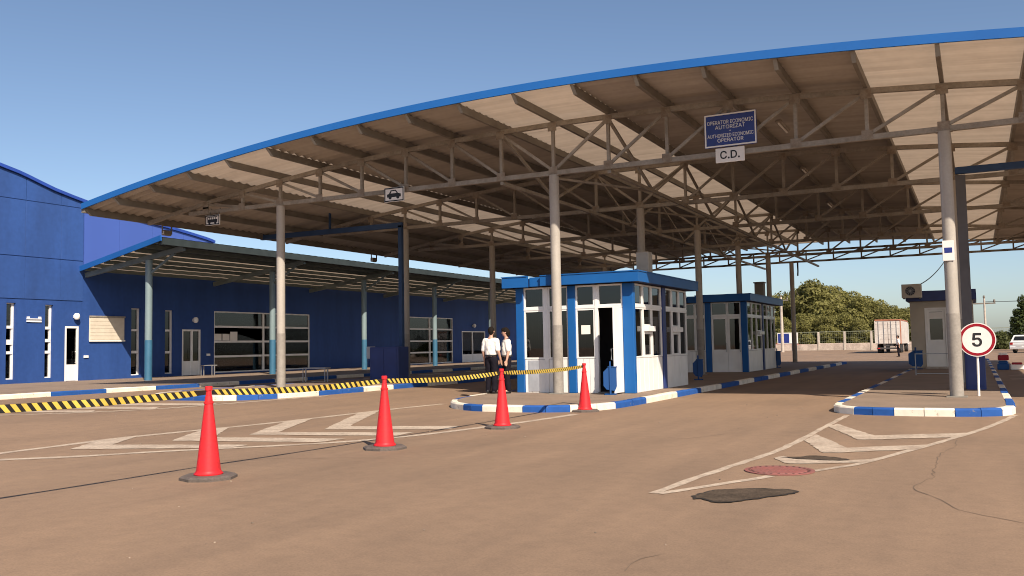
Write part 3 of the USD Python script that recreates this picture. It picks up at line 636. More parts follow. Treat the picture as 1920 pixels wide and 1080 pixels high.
part(t, 'reader_box', rbox(-.85, -.63, -.25, .05, .85, 1.30, .02), 'grey_panel')

# ------------------------------------------------------------------ signs
def hanging(name, label, cat, x0, x1, z0, z1, y, face, border=None, tilt=0.0):
    t = thing(name, label, cat, ((x0 + x1) / 2, y, (z0 + z1) / 2)); w, h = (x1 - x0) / 2, (z1 - z0) / 2
    part(t, 'panel', rbox(-w, w, -.02, .02, -h, h, .006), face)
    if border:
        fr = sbox(-w + .01, -h + .01, w - .01, h - .01).difference(sbox(-w + .045, -h + .045, w - .045, h - .045)); part(t, 'border', prism(fr, .004, 'xzy', -.024), border)
    return t
t = hanging('operator_sign', 'blue sign reading OPERATOR ECONOMIC AUTORIZAT hanging on the front truss', 'sign', -5.98, -4.66, 6.42, 7.28, YF - .14, 'sign_blue', 'white_paint')
for s_, z, h in (('OPERATOR ECONOMIC', .155, .095), ('AUTORIZAT', .03, .095), ('AUTHORIZED ECONOMIC', -.185, .09), ('OPERATOR', -.305, .09)):
    m = text(s_, h, 0, z, -.021, bold=False); W_ = np.ptp(m.vertices[:, 0]); k = min(1, 1.16 / W_); m.vertices[:, 0] *= k; part(t, 'lettering', m, 'white_paint')
part(t, 'lettering', bx(-.02, .02, -.024, -.02, -.035, -.02), 'white_paint')
t = hanging('lane_sign', 'white sign reading C.D. under the blue operator sign', 'sign', -5.71, -4.98, 6.02, 6.39, YF - .14, 'sign_white')
part(t, 'lettering', text('C.D.', .19, 0, -.09, -.021, bold=True), 'black')
def car_shape(w, bus=False):
    if bus: b = unary_union([sbox(-.5, -.18, .5, .26)]).difference(unary_union([sbox(-.44 + k * .2, .05, -.29 + k * .2, .2) for k in range(5)])); wh = [(-.3, -.2), (.3, -.2)]
    else:
        b = Polygon([(-.5, -.16), (-.5, .02), (-.36, .06), (-.22, .27), (.14, .27), (.30, .06), (.5, .02), (.5, -.16)]).difference(Polygon([(-.24, .07), (-.17, .21), (.10, .21), (.2, .07)])); wh = [(-.28, -.17), (.28, -.17)]
    g = unary_union([b] + [Point(*p).buffer(.11) for p in wh])
    from shapely import affinity
    return affinity.scale(g, w, w, origin=(0, 0))
t = hanging('lane_sign', 'white sign with a car symbol on the truss over the second lane', 'sign', -15.92, -15.2, 5.92, 6.36, YF - .14, 'sign_white', 'black')
part(t, 'car_symbol', prism(car_shape(.5), .004, 'xzy', -.024), 'black')
t = hanging('lane_sign', 'white sign with a bus symbol on the truss near the left eave', 'sign', -23.33, -22.68, 5.78, 6.13, YF - .14, 'sign_white', 'black')
part(t, 'bus_symbol', prism(car_shape(.45, True), .004, 'xzy', -.024), 'black')
for x in (-23.2, -22.8): part(t, 'hanger', MB().bar((x + 23.005, .03, .1), (x + 23.005, .14, .42), .03), 'steel_dark')
# speed limit
t = thing('speed_limit_sign', 'round red-rimmed speed sign reading 5 on a thin white post', 'sign', (-.02, 23.35, .144))
part(t, 'post', MB().tube([(0, 0, 0), (0.02, 0, 1.55)], .028, 10), 'white_paint', smooth=40)
d = thing_part(t, 'disc')
disc = lambda r0, r1, y0, y1, n=48: prism(Point(0, 0).buffer(r1, n).difference(Point(0, 0).buffer(r0, n)) if r0 else Point(0, 0).buffer(r1, n), y1 - y0, 'xzy', y0)
for m, mt, nm in ((disc(0, .385, -.06, -.03), 'sign_white', 'plate'), (disc(.305, .365, -.064, -.059), 'sign_red', 'red_ring')):
    m.apply_translation((.02, 0, 1.28)); part(d, nm, m, mt)
m = text('5', .29, .02, 1.135, -.061, bold=True); part(d, 'numeral', m, 'black')
t = thing('column_plate', 'small white and blue plate strapped high on the right front column', 'sign', (XC + BAY - .02, YF - .14, 0))
part(t, 'plate', rbox(-.13, .11, -.02, .0, 3.22, 3.68, .005), 'sign_white'); part(t, 'blue_square', bx(-.09, .07, -.024, -.02, 3.40, 3.52), 'sign_blue')

# ------------------------------------------------------------------ inspection kiosks
def pane_bay(par, ax, u0, u1, z0, z1, pos, fr=.045, grp='window', out=1):
    """one framed pane; ax 'x': wall runs along x at y=pos facing -y; ax 'y': along y at x=pos facing +x"""
    w = thing_part(par, grp); ring = sbox(u0, z0, u1, z1).difference(sbox(u0 + fr, z0 + fr, u1 - fr, z1 - fr))
    if ax == 'x':
        part(w, 'frame', prism(ring, .09, 'xzy', pos), 'pvc_white'); part(w, 'pane', bx(u0 + fr - .01, u1 - fr + .01, pos + .04, pos + .05, z0 + fr - .01, z1 - fr + .01), 'glass')
    else:
        part(w, 'frame', prism(ring, .09, 'yzx', pos - .09), 'pvc_white'); part(w, 'pane', bx(pos - .05, pos - .04, u0 + fr - .01, u1 - fr + .01, z0 + fr - .01, z1 - fr + .01), 'glass')
    return w
def boards(par, ax, u0, u1, z0, z1, pos, n, mat='pvc_white'):
    st = (u1 - u0) / n
    for k in range(n):
        a, b = u0 + k * st + .005, u0 + (k + 1) * st - .005
        part(par, 'panel_board', rbox(a, b, pos, pos + .07, z0, z1, .006) if ax == 'x' else rbox(pos - .07, pos, a, b, z0, z1, .006), mat)
def kiosk(label, x0, x1, y0, y1, z0, ztop, front, side, fas):
    t = thing('kiosk', label, 'kiosk'); zs, zt = z0 + .95, ztop - .62
    for a, b, kind in front:
        if kind == 'blue': part(t, 'pilaster', rbox(a, b, y0 - .05, y0 + .12, z0, ztop, .01), 'booth_blue')
        elif kind == 'win':
            pane_bay(t, 'x', a, b, zt + .03, ztop, y0); pane_bay(t, 'x', a, b, zs, zt - .03, y0)
            boards(t, 'x', a, b, z0, zs - .01, y0 + .01, 3); part(t, 'rail', bx(a, b, y0 - .012, y0 + .08, zt - .028, zt + .028), 'pvc_white')
        elif kind == 'winpost': part(t, 'mullion', rbox(a, b, y0 - .015, y0 + .10, z0, ztop, .01), 'pvc_white')
        elif kind == 'open':
            pane_bay(t, 'x', a, b, zt + .03, ztop, y0); part(t, 'rail', bx(a, b, y0 - .012, y0 + .08, zt - .028, zt + .028), 'pvc_white')
            d = thing_part(t, 'door'); L = b - a - .04   # leaf folded outward on the right-hand jamb
            part(d, 'stile', rbox(b - .045, b, y0 - .0 - L, y0 - .005, z0 + .03, zt - .04, .008), 'pvc_white'); part(d, 'handle', MB().tube([(b - .05, y0 - L + .08, 1.05), (b - .13, y0 - L + .08, 1.07), (b - .13, y0 - L + .08, 1.35), (b - .05, y0 - L + .08, 1.37)], .015, 6), 'grey_metal')
            part(t, 'threshold', bx(a, b, y0 - .1, y0 + .1, z0, z0 + .03), 'steel_dark')
        elif kind == 'door':
            pane_bay(t, 'x', a, b, zt + .03, ztop, y0); part(t, 'rail', bx(a, b, y0 - .012, y0 + .08, zt - .028, zt + .028), 'pvc_white')
            d = thing_part(t, 'door'); ring = sbox(a, z0, b, zt - .03).difference(sbox(a + .09, zs + .06, b - .09, zt - .13))
            part(d, 'leaf', prism(ring, .07, 'xzy', y0), 'pvc_white'); part(d, 'pane', bx(a + .08, b - .08, y0 + .03, y0 + .04, zs + .05, zt - .12), 'glass')
            part(d, 'handle', MB().tube([(b - .06, y0, 1.05), (b - .06, y0 - .06, 1.07), (b - .06, y0 - .06, 1.42), (b - .06, y0, 1.44)], .016, 6), 'grey_metal')
    for a, b, kind in side:
        if kind == 'dark': part(t, 'pilaster', rbox(x1 - .10, x1 + .04, a, b, z0, ztop, .01), 'dark_blue')
        else:
            pane_bay(t, 'y', a, b, zt + .03, ztop, x1, .045)
            if kind == 'hatch':
                pane_bay(t, 'y', a, b, zs + .88, zt - .03, x1, .045); pane_bay(t, 'y', a, b, zs, zs + .72, x1, .07); part(t, 'service_ledge', rbox(x1 - .08, x1 + .12, a + .02, b - .02, zs + .725, zs + .875, .01), 'pvc_white')
            else: pane_bay(t, 'y', a, b, zs, zt - .03, x1, .045)
            boards(t, 'y', a, b, z0, zs - .01, x1 - .01, 2, 'pvc_white')
    ya, yb = side[0][0], side[-1][1]
    part(t, 'side_rail', bx(x1 - .08, x1 + .012, ya, yb, zt - .028, zt + .028), 'pvc_white')
    # rear and left walls, floor, ceiling
    part(t, 'rear_wall', bx(x0 + .1, x1 - .1, y1 - .10, y1, z0, zs), 'pvc_white'); part(t, 'left_wall', bx(x0, x0 + .10, y0 + .12, y1, z0, zs), 'pvc_white')
    for k in range(4):
        a = y0 + .13 + (y1 - y0 - .23) * k / 4; b = y0 + .13 + (y1 - y0 - .23) * (k + 1) / 4
        w = thing_part(t, 'window'); part(w, 'frame', prism(sbox(a, zs, b, ztop).difference(sbox(a + .05, zs + .05, b - .05, ztop - .05)), .09, 'yzx', x0), 'pvc_white'); part(w, 'pane', bx(x0 + .04, x0 + .05, a + .04, b - .04, zs + .04, ztop - .04), 'glass')
    for k in range(3):
        a = x0 + .1 + (x1 - x0 - .2) * k / 3; b = x0 + .1 + (x1 - x0 - .2) * (k + 1) / 3
        w = thing_part(t, 'window'); part(w, 'frame', prism(sbox(a, zs, b, ztop).difference(sbox(a + .05, zs + .05, b - .05, ztop - .05)), .09, 'xzy', y1 - .09), 'pvc_white'); part(w, 'pane', bx(a + .04, b - .04, y1 - .05, y1 - .04, zs + .04, ztop - .04), 'glass')
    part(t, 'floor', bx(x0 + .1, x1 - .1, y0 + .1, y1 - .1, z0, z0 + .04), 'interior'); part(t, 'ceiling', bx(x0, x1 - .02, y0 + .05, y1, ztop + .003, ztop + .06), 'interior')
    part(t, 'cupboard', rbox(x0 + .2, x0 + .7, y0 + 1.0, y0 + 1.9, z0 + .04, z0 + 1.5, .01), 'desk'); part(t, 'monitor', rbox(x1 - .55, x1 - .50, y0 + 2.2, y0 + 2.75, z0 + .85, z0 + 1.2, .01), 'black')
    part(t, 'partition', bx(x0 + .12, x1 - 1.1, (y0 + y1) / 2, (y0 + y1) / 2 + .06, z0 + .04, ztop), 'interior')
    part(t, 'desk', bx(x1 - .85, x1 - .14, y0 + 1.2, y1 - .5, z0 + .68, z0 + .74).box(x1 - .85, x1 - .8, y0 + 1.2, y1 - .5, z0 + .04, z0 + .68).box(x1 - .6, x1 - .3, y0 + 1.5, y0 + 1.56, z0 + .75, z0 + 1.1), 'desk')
    # roof slab and fascia
    fx0, fx1, fy0, fy1, fz0, fz1 = fas
    part(t, 'roof', bx(fx0 + .03, fx1 - .03, fy0 + .135, fy1 - .03, fz0 + .02, fz1 - .04), 'dark_blue')
    g0, g1 = fx0 + .80, fx0 + 1.18
    f = part(t, 'fascia', bx(fx0, g0, fy0 - .06, fy0 + .028, fz0 - .02, fz1).box(g0 + .002, g1 - .002, fy0 + .10, fy0 + .128, fz0, fz1 - .01).box(g1, fx1, fy0, fy0 + .028, fz0, fz1).box(fx1 - .028, fx1, fy0 + .03, fy1, fz0, fz1).box(fx0, fx0 + .028, fy0 + .03, fy1, fz0, fz1).box(fx0 + .03, fx1 - .03, fy1 - .028, fy1, fz0, fz1), 'booth_blue')
    part(t, 'fascia_cap', bx(fx0 - .02, g0, fy0 - .08, fy0 + .04, fz1 + .002, fz1 + .03).box(g1, fx1 + .02, fy0 - .02, fy0 + .04, fz1 + .002, fz1 + .03).box(fx1 - .04, fx1 + .02, fy0 + .042, fy1, fz1 + .002, fz1 + .03), 'booth_blue')
    return t
Z0 = .146
k1 = kiosk('white and blue glazed kiosk with its door open behind the front middle column', -11.80, -8.28, 23.4, 28.6, Z0, 3.13,
      [(-11.80, -11.56, 'blue'), (-11.56, -10.92, 'win'), (-10.92, -10.80, 'winpost'), (-10.80, -10.18, 'win'), (-10.18, -9.95, 'blue'), (-9.95, -9.38, 'win'), (-9.38, -9.29, 'winpost'), (-9.29, -8.56, 'open'), (-8.55, -8.24, 'blue')],
      [(23.54, 24.28, 'win'), (24.30, 25.04, 'hatch'), (25.06, 25.95, 'win'), (25.97, 26.25, 'dark'), (26.27, 27.0, 'win'), (27.02, 27.75, 'hatch'), (27.77, 28.55, 'win')],
      (-12.05, -7.98, 23.05, 28.95, 3.15, 3.42))
for a, b in ((-11.45, -11.2), (-9.9, -9.78), (-10.5, -10.3)):
    cu = MB()
    for q in np.arange(a, b, .03): cu.box(q, q + .022, 23.62 + .015 * (int(q * 100) % 2), 23.64 + .015 * (int(q * 100) % 2), 1.0, 3.0)
    part(k1, 'curtain', cu, 'curtain')
part(k1, 'paper', bx(-9.79, -9.52, 23.388, 23.393, 1.77, 2.02), 'paper')
part(k1, 'grey_panel', rbox(-11.46, -11.12, 23.396, 23.412, .18, 1.06, .005), 'grey_panel')
k2 = kiosk('second white and blue kiosk with closed double doors, farther along the middle island', -12.2, -9.12, 40.8, 47.3, Z0, 3.28,
      [(-12.2, -12.0, 'blue'), (-11.99, -11.45, 'win'), (-11.44, -10.98, 'win'), (-10.97, -10.71, 'blue'), (-10.70, -9.97, 'door'), (-9.96, -9.36, 'door'), (-9.35, -9.08, 'blue')],
      [(40.95, 42.0, 'win'), (42.02, 43.0, 'win'), (43.02, 44.1, 'hatch'), (44.12, 44.4, 'dark'), (44.42, 45.4, 'win'), (45.42, 46.4, 'win'), (46.42, 47.25, 'win')],
      (-12.5, -8.82, 40.4, 48.0, 3.30, 3.60))
# cream cabin on the right island
t = thing('guard_cabin', 'cream cabin with a dark blue roof edge and white door on the right island', 'cabin')
cy = 45.0
wl = sbox(-2.66, .14, -.10, 3.16).difference(unary_union([sbox(-2.06, .14, -1.15, 2.86), sbox(-.62, 1.2, -.42, 2.8)]))
part(t, 'front_wall', prism(wl, .12, 'xzy', cy), 'wall_cream')
part(t, 'side_wall', prism(sbox(cy + .12, .14, cy + 4.5, 3.16).difference(sbox(cy + .8, 1.2, cy + 3.4, 2.6)), .12, 'yzx', -.22), 'wall_cream')
part(t, 'side_wall', prism(sbox(cy + .12, .14, cy + 4.5, 3.16), .12, 'yzx', -2.66), 'wall_cream'); part(t, 'rear_wall', bx(-2.54, -.22, cy + 4.38, cy + 4.5, .14, 3.16), 'wall_cream')
part(t, 'floor', bx(-2.5, -.25, cy + .15, cy + 4.3, .14, .18), 'interior')
part(t, 'roof', bx(-2.78, .02, cy - .28, cy + 4.8, 3.165, 3.24).box(-2.72, -.04, cy - .22, cy + 4.7, 3.24, 3.50), 'dark_blue')
part(t, 'fascia', bx(-2.80, .05, cy - .32, cy - .285, 3.18, 3.62).box(.022, .05, cy - .285, cy + 4.8, 3.18, 3.62), 'dark_blue')
w = thing_part(t, 'window'); part(w, 'frame', prism(sbox(-.62, 1.2, -.42, 2.8).difference(sbox(-.59, 1.23, -.45, 2.77)), .06, 'xzy', cy + .02), 'pvc_white'); part(w, 'pane', bx(-.60, -.44, cy + .05, cy + .06, 1.22, 2.78), 'glass')
w = thing_part(t, 'window'); part(w, 'frame', prism(sbox(cy + .8, 1.2, cy + 3.4, 2.6).difference(sbox(cy + .87, 1.27, cy + 3.33, 2.53)), .06, 'yzx', -.18), 'pvc_white'); part(w, 'pane', bx(-.16, -.15, cy + .86, cy + 3.34, 1.26, 2.54), 'glass')
d = thing_part(t, 'door'); part(d, 'frame', prism(sbox(-2.06, .14, -1.15, 2.86).difference(sbox(-1.98, .14, -1.23, 2.78)), .10, 'xzy', cy - .02), 'pvc_white')
part(d, 'leaf', prism(sbox(-1.975, .17, -1.235, 2.775).difference(sbox(-1.87, 1.42, -1.34, 2.68)), .05, 'xzy', cy + .02), 'pvc_white'); part(d, 'pane', bx(-1.88, -1.33, cy + .04, cy + .05, 1.41, 2.69), 'glass'); part(d, 'transom', bx(-1.87, -1.34, cy + .015, cy + .035, 2.36, 2.66), 'pvc_offwhite')
part(t, 'step', rbox(-2.1, -1.1, cy - .55, cy - .01, .14, .22), 'concrete')
def ac_unit(label, x0, x1, y0, y1, z0, z1, fan=True):
    t = thing('air_conditioner', label, 'air conditioner', ((x0 + x1) / 2, (y0 + y1) / 2, z0)); w, l, h = (x1 - x0) / 2, (y1 - y0) / 2, z1 - z0
    part(t, 'casing', rbox(-w, w, -l, l, .04, h, .02), 'ac_grey'); part(t, 'foot', bx(-w + .05, -w + .12, -l, l, 0, .04).box(w - .12, w - .05, -l, l, 0, .04), 'steel_dark')
    if fan:
        r = min(w, h / 2) * .62; m = disc(0, r, -l - .012, -l + .002, 16); m.apply_translation((-w * .12, 0, h / 2 + .02)); part(t, 'fan_opening', m, 'interior_dark')
        g = MB()
        for k in range(6): an = k * math.pi / 6; g.bar((-w * .12 - r * math.cos(an), -l - .02, h / 2 + .02 - r * math.sin(an)), (-w * .12 + r * math.cos(an), -l - .02, h / 2 + .02 + r * math.sin(an)), .012)
        part(t, 'grille', g, 'grey_metal')
    return t
ac_unit('grey air conditioner with a round fan on the roof edge of the cream cabin', -2.92, -2.10, 44.1, 44.6, 3.27, 3.92)
ac_unit('beige air conditioner standing on the roof of the open kiosk', -9.32, -8.92, 26.8, 27.2, 3.45, 4.32, False)
t = thing('roof_vent', 'brown box vent standing on the roof of the second kiosk', 'vent', (-9.45, 45.5, 3.56)); part(t, 'stack', rbox(-.22, .22, -.22, .22, 0, .80, .02), 'steel_dark'); part(t, 'cap', rbox(-.27, .27, -.27, .27, .80, .86, .02), 'steel_dark')
# cable from girder to cabin
def cable(name, label, a, b, sag, r=.018, n=14, mat='black'):
    a, b = np.array(a, float), np.array(b, float); tt = np.linspace(0, 1, n)[:, None]; p = a + (b - a) * tt; p[:, 2] -= sag * 4 * (tt * (1 - tt))[:, 0]
    t = thing(name, label, 'cable'); part(t, 'strand', MB().tube(p, r, 6), mat); return t
cable('cable', 'slack dark cable running from the lattice girder down to the cabin air conditioner', (-1.2, 59.0, 6.5), (-2.2, 44.6, 3.9), .25, .022)
t = thing('hanging_cable', 'short dark cable end dangling from the lattice girder', 'cable'); part(t, 'strand', MB().tube([(-9.9, 59.3, 6.45), (-9.9, 59.3, 5.9), (-9.92, 59.3, 5.6)], .05, 6), 'black')

# ------------------------------------------------------------------ litter bins
def bin_(label, x, y, z, rot, h=.72, k=1.0):
    t = thing('litter_bin', label, 'litter bin', (x, y, z), rot)
    body = Polygon([(-.10 * k, .14), (.12 * k, .10), (.17 * k, .22), (.17 * k, h), (-.06 * k, h), (-.18 * k, h - .12), (-.18 * k, .24)])
    part(t, 'bucket', prism(body, .34 * k, 'xzy', -.17 * k), 'bin_blue')
    part(t, 'rim', prism(sbox(-.06 * k, h + .003, .185 * k, h + .025), .37 * k, 'xzy', -.185 * k), 'bin_blue')
    for s in (-1, 1): part(t, 'side_post', rbox(-.02, .025, s * .19 * k - .015, s * .19 * k + .015, 0, h + .16, .004), 'bin_blue')
    part(t, 'base_bar', rbox(-.16 * k, .16 * k, -.20 * k, .20 * k, 0, .03, .008), 'bin_blue')
bin_('blue litter bin in front of the open kiosk door', -8.72, 22.75, Z0, .35)
bin_('blue litter bin beside the column between the two kiosks', -9.0, 32.3, Z0, .3)
bin_('small blue litter bin at the far corner of the second kiosk', -9.2, 47.6, Z0, .4, .82, 1.2)
bin_('blue litter bin at the left corner of the cream cabin', -2.45, 43.9, Z0, .1, .8, 1.6)
def rail_frame(label, x, y, z, w, h, d=.35, rot=0.0, name='metal_frame', cat='stand'):
    t = thing(name, label, cat, (x, y, z), rot)
    for s in (-1, 1): part(t, 'leg', MB().bar((s * w / 2, 0, 0), (s * w / 2, 0, h), .04), 'grey_metal')
    part(t, 'top_rail', rbox(-w / 2 - .02, w / 2 + .02, -d / 2, d / 2, h, h + .05, .008), 'grey_metal')
    for s in (-1, 1): part(t, 'brace', MB().bar((s * w / 2, -d / 2, 0), (s * w / 2, -d / 2, h), .03), 'grey_metal')
rail_frame('pale low metal table on the island behind the left front column', -22.35, 27.4, .262, 1.0, .50, rot=.05)
rail_frame('small metal frame on the pavement by the second blue hall door', -35.2, 34.6, .262, .75, .50)
t = thing('railing', 'thin grey railing in front of the cream cabin door', 'railing', (-1.5, 36.5, Z0))
for x in (-.55, .55): part(t, 'post', MB().bar((x, 0, 0), (x, 0, .80), .03), 'grey_metal')
for z in (.06, .78): part(t, 'rail', MB().bar((-.55, 0, z), (.55, 0, z), .03), 'grey_metal')

# ------------------------------------------------------------------ traffic cones and tape
cones = [(-8.15, 4.35), (-8.0, 7.86), (-7.80, 11.10), (-7.68, 14.58), (-7.78, 18.70)]
clabels = ['red cone at the near end of the tape', 'tall red cone nearest the camera, left of the others', 'second tall red cone, standing in front of the white chevrons',
           'third tall red cone, standing in front of the two officers', 'farthest tall red cone, against the kiosk island kerb']
CTOP = 1.045
for (x, y), lab in zip(cones, clabels):
    t = thing('traffic_cone', lab, 'traffic cone', (x, y, 0), rng.uniform(0, 1), group='red cones holding the striped tape')
    a = np.arange(8) * math.pi / 4 + .2
    base = trimesh.convex.convex_hull(np.vstack([np.c_[.325 * np.cos(a), .325 * np.sin(a), 0 * a], np.c_[.325 * np.cos(a), .325 * np.sin(a), 0 * a + .03], np.c_[.29 * np.cos(a), .29 * np.sin(a), 0 * a + .05]]))
    part(t, 'base', base, 'rubber')
    part(t, 'shell', MB().lathe([(.162, .05), (.166, .062), (.155, .072), (.138, .10), (.048, .86), (.056, .865), (.056, .885), (.046, .89), (.040, .95)], 36), 'cone_red', smooth=35)
    part(t, 'neck', MB().lathe([(.040, .95), (.034, .955), (.032, CTOP - .03)], 24), 'cone_red', smooth=35)
    cap = part(t, 'cap', MB().lathe([(.032, CTOP - .03), (.043, CTOP - .028), (.043, CTOP + .015), (.036, CTOP + .022), (.001, CTOP + .022)], 24), 'cone_red', smooth=35)
t = thing('barrier_tape', 'yellow and black striped tape strung between the red cones', 'barrier tape')
def tape_span(a, b, w, sag, tw):
    a, b = np.array(a, float), np.array(b, float); L = np.linalg.norm(b - a); per = .105; n = int(L / (per / 4))
    dirn = (b - a) / L; side = np.array([dirn[1], -dirn[0], 0])
    def pt(s, v):
        u = min(max(s / L, 0), 1); c = a + (b - a) * u; c = c + np.array([0, 0, -sag * 4 * u * (1 - u)])
        wv = w * (1 - .35 * (2 * abs(u - .5)) ** 6); an = tw * math.sin(u * 7 + tw * 20) * .5 + .10 * math.sin(u * 23 + tw * 40) + .06 * math.sin(u * 41)
        return c + (v - .5) * wv * np.array([side[0] * math.sin(an), side[1] * math.sin(an), math.cos(an)])
    V, F = [], []
    for i in range(n + 1):
        s = L * i / n; V += [pt(s, 0), pt(s, 1)]
    for i in range(n): F.append((2 * i, 2 * i + 2, 2 * i + 3, 2 * i + 1))
    span = part(t, 'tape_span', MB().add(V, F), 'tape_black')
    sb = MB(); lean = .06
    for k in range(int(L / per) - 1):
        s0 = .03 + k * per
        for sd in (-1, 1):
            q = [pt(s0 + lean, .02), pt(s0 + lean + per * .52, .02), pt(s0 + per * .52, .98), pt(s0, .98)]; mid = [(q[0] + q[3]) / 2, (q[1] + q[2]) / 2]
            o = side * .003 * sd
            sb.add([x + o for x in (q[0], q[1], mid[1], mid[0], q[2], q[3])], [(0, 1, 2, 3), (3, 2, 4, 5)])
    part(span, 'stripes', sb, 'tape_yellow')
for (x0, y0), (x1, y1), sg, tw in zip(cones[:-1], cones[1:], (.03, .04, .045, .035), (.12, .18, .28, .35)):
    tape_span((x0 + .0, y0 + .05, CTOP - .05), (x1, y1 - .045, CTOP - .05), .080, sg, tw)

# ------------------------------------------------------------------ people
def blend(joints, bones, edge=.02, smooth_it=8, extra=()):
    def ball(j):
        c, r = joints[j]; sc_ = r if np.ndim(r) else (r, r, r)
        return m3.Manifold.sphere(1.0, 20).scale(tuple(float(q) for q in sc_)).translate(tuple(float(q) for q in c))
    parts_ = [m3.Manifold.batch_hull([ball(j) for j in b]) for b in bones] + [ball(e) for e in extra]
    m = m3.Manifold.batch_boolean(parts_, m3.OpType.Add).refine_to_length(edge)
    g = m.to_mesh(); tm = trimesh.Trimesh(g.vert_properties[:, :3], g.tri_verts, process=True)
    trimesh.smoothing.filter_taubin(tm, lamb=.5, nu=-.52, iterations=smooth_it); return tm
def person(label, x, y, z, rot, H, arms, female=False, head_turn=0.0, nod=0.0):
    """arms: {'l': (elbow, wrist), 'r': ...} offsets from the shoulder; the figure faces -y before rotation"""
    t = thing('person', label, 'person', (x, y, z), rot); s = H / 1.8
    J = {}
    def j(n, p, r): J[n] = (np.array(p, float) * s, (np.array(r) * s if np.ndim(r) else r * s))
    sw = .165 if female else .195; hw = .105 if female else .095
    j('pel', (0, 0, .96), (.165, .11, .10)); j('wai', (0, 0, 1.12), (.14 if female else .155, .10, .09)); j('che', (0, .0, 1.34), (.165 if female else .185, .115, .12)); j('upc', (0, .01, 1.45), (.13 if female else .15, .085, .05))
    j('nek', (0, .01, 1.52), .055); j('nkt', (0, -.008, 1.60), .052)
    hd = np.array([0, -.02, 1.695])
    cth, sth = math.cos(head_turn), math.sin(head_turn)
    def hp(q):
        q = np.array(q, float); q = np.array([q[0], q[1] * math.cos(nod) - q[2] * math.sin(nod), q[1] * math.sin(nod) + q[2] * math.cos(nod)])
        return hd + np.array([q[0] * cth - q[1] * sth, q[0] * sth + q[1] * cth, q[2]])
    j('hed', hp((0, .012, .03)), .082); j('fac', hp((0, -.03, -.03)), .060); j('jaw', hp((0, -.055, -.078)), .028); j('bro', hp((0, -.045, .03)), .052)
    j('nos', hp((0, -.100, -.018)), .012); j('nob', hp((0, -.088, .02)), .010); j('erl', hp((-.082, .01, -.01)), (.010, .018, .026)); j('err', hp((.082, .01, -.01)), (.010, .018, .026))
    bones = [('pel', 'wai'), ('wai', 'che'), ('che', 'upc'), ('upc', 'nek'), ('nek', 'nkt'), ('nkt', 'hed', 'fac'), ('hed', 'bro', 'fac'), ('fac', 'jaw'), ('nob', 'nos')]
    extra = ['erl', 'err']; sh_b, tr_b = [('wai2', 'che2'), ('che2', 'upc2')], []
    for k, sg in (('l', 1), ('r', -1)):
        sx = sg * sw; e, w = arms[k]; e = np.array(e, float); w = np.array(w, float)
        S = np.array([sx, .01, 1.435]); E_ = S + e; W_ = S + w
        j('sh' + k, S, .062); j('el' + k, E_, .043); j('wr' + k, W_, .029)
        bones += [('upc', 'sh' + k), ('sh' + k, 'el' + k), ('el' + k, 'wr' + k)]
        d = (W_ - E_) / np.linalg.norm(W_ - E_); latv = np.array([0, -1.0, 0]) - d * (np.array([0, -1.0, 0]) @ d); latv /= np.linalg.norm(latv); nrm = np.cross(d, latv)
        K = W_ + d * .085
        j('pa' + k, W_ + d * .03, .026); bones.append(('wr' + k, 'pa' + k))
        for q, (of, ln) in enumerate(((-.028, .058), (-.010, .072), (.010, .078), (.028, .068))):
            kn = K + latv * of * -1; j(f'k{q}{k}', kn, .0125); c1 = kn + d * ln * .55 + nrm * .008 * -sg; c2 = c1 + d * ln * .45 + nrm * .02 * -sg
            j(f'f{q}{k}', c1, .0095); j(f'g{q}{k}', c2, .008); bones += [('pa' + k, f'k{q}{k}'), (f'k{q}{k}', f'f{q}{k}'), (f'f{q}{k}', f'g{q}{k}')]
        tb = W_ + d * .025 + latv * .028; t1 = tb + d * .035 + latv * .022; t2 = t1 + d * .030 + latv * .004
        j('t0' + k, tb, .014); j('t1' + k, t1, .011); j('t2' + k, t2, .009); bones += [('pa' + k, 't0' + k), ('t0' + k, 't1' + k), ('t1' + k, 't2' + k)]
        kn, an = np.array([sg * .10, -.015, .50]), np.array([sg * .105, .02, .085])
        j('hi' + k, (sg * hw, 0, .90), .098); j('kn' + k, kn, .060); j('an' + k, an, .040); j('he' + k, an + (0, .035, -.045), .036); j('to' + k, an + (sg * .02, -.15, -.055), .030)
        bones += [('pel', 'hi' + k), ('hi' + k, 'kn' + k), ('kn' + k, 'an' + k), ('an' + k, 'he' + k, 'to' + k)]
        # clothing joints
        j('sh2' + k, S, .082); j('sl' + k, S + e * .80, .070); sh_b += [('upc2', 'sh2' + k), ('sh2' + k, 'sl' + k)]
        j('hi2' + k, (sg * hw, 0, .90), .118); j('kn2' + k, kn, .082); j('cu' + k, an + (0, .005, .015), .076); tr_b += [('pe2', 'hi2' + k), ('hi2' + k, 'kn2' + k), ('kn2' + k, 'cu' + k)]
        j('s1' + k, an + (0, .03, -.025), .052); j('s2' + k, an + (0, .035, -.050), .045); j('s3' + k, an + (sg * .02, -.155, -.052), .043)
    j('wai2', (0, 0, 1.06), (.178, .135, .055)); j('che2', (0, 0, 1.33), (.185 if female else .21, .14, .13)); j('upc2', (0, .01, 1.45), (.14 if female else .16, .10, .055)); j('pe2', (0, 0, .985), (.178, .128, .075))
    part(t, 'body', blend(J, bones, .016 * s, 6, extra), 'skin', smooth=True)
    shirt = blend(J, sh_b, .02 * s, 8); v = shirt.vertices; nse = meshkit.fbm(v * np.array([14, 14, 9]), 3, 5) - .5; shirt.vertices = v + shirt.vertex_normals * (nse * .035)[:, None]
    part(t, 'shirt', shirt, 'shirt', smooth=True)
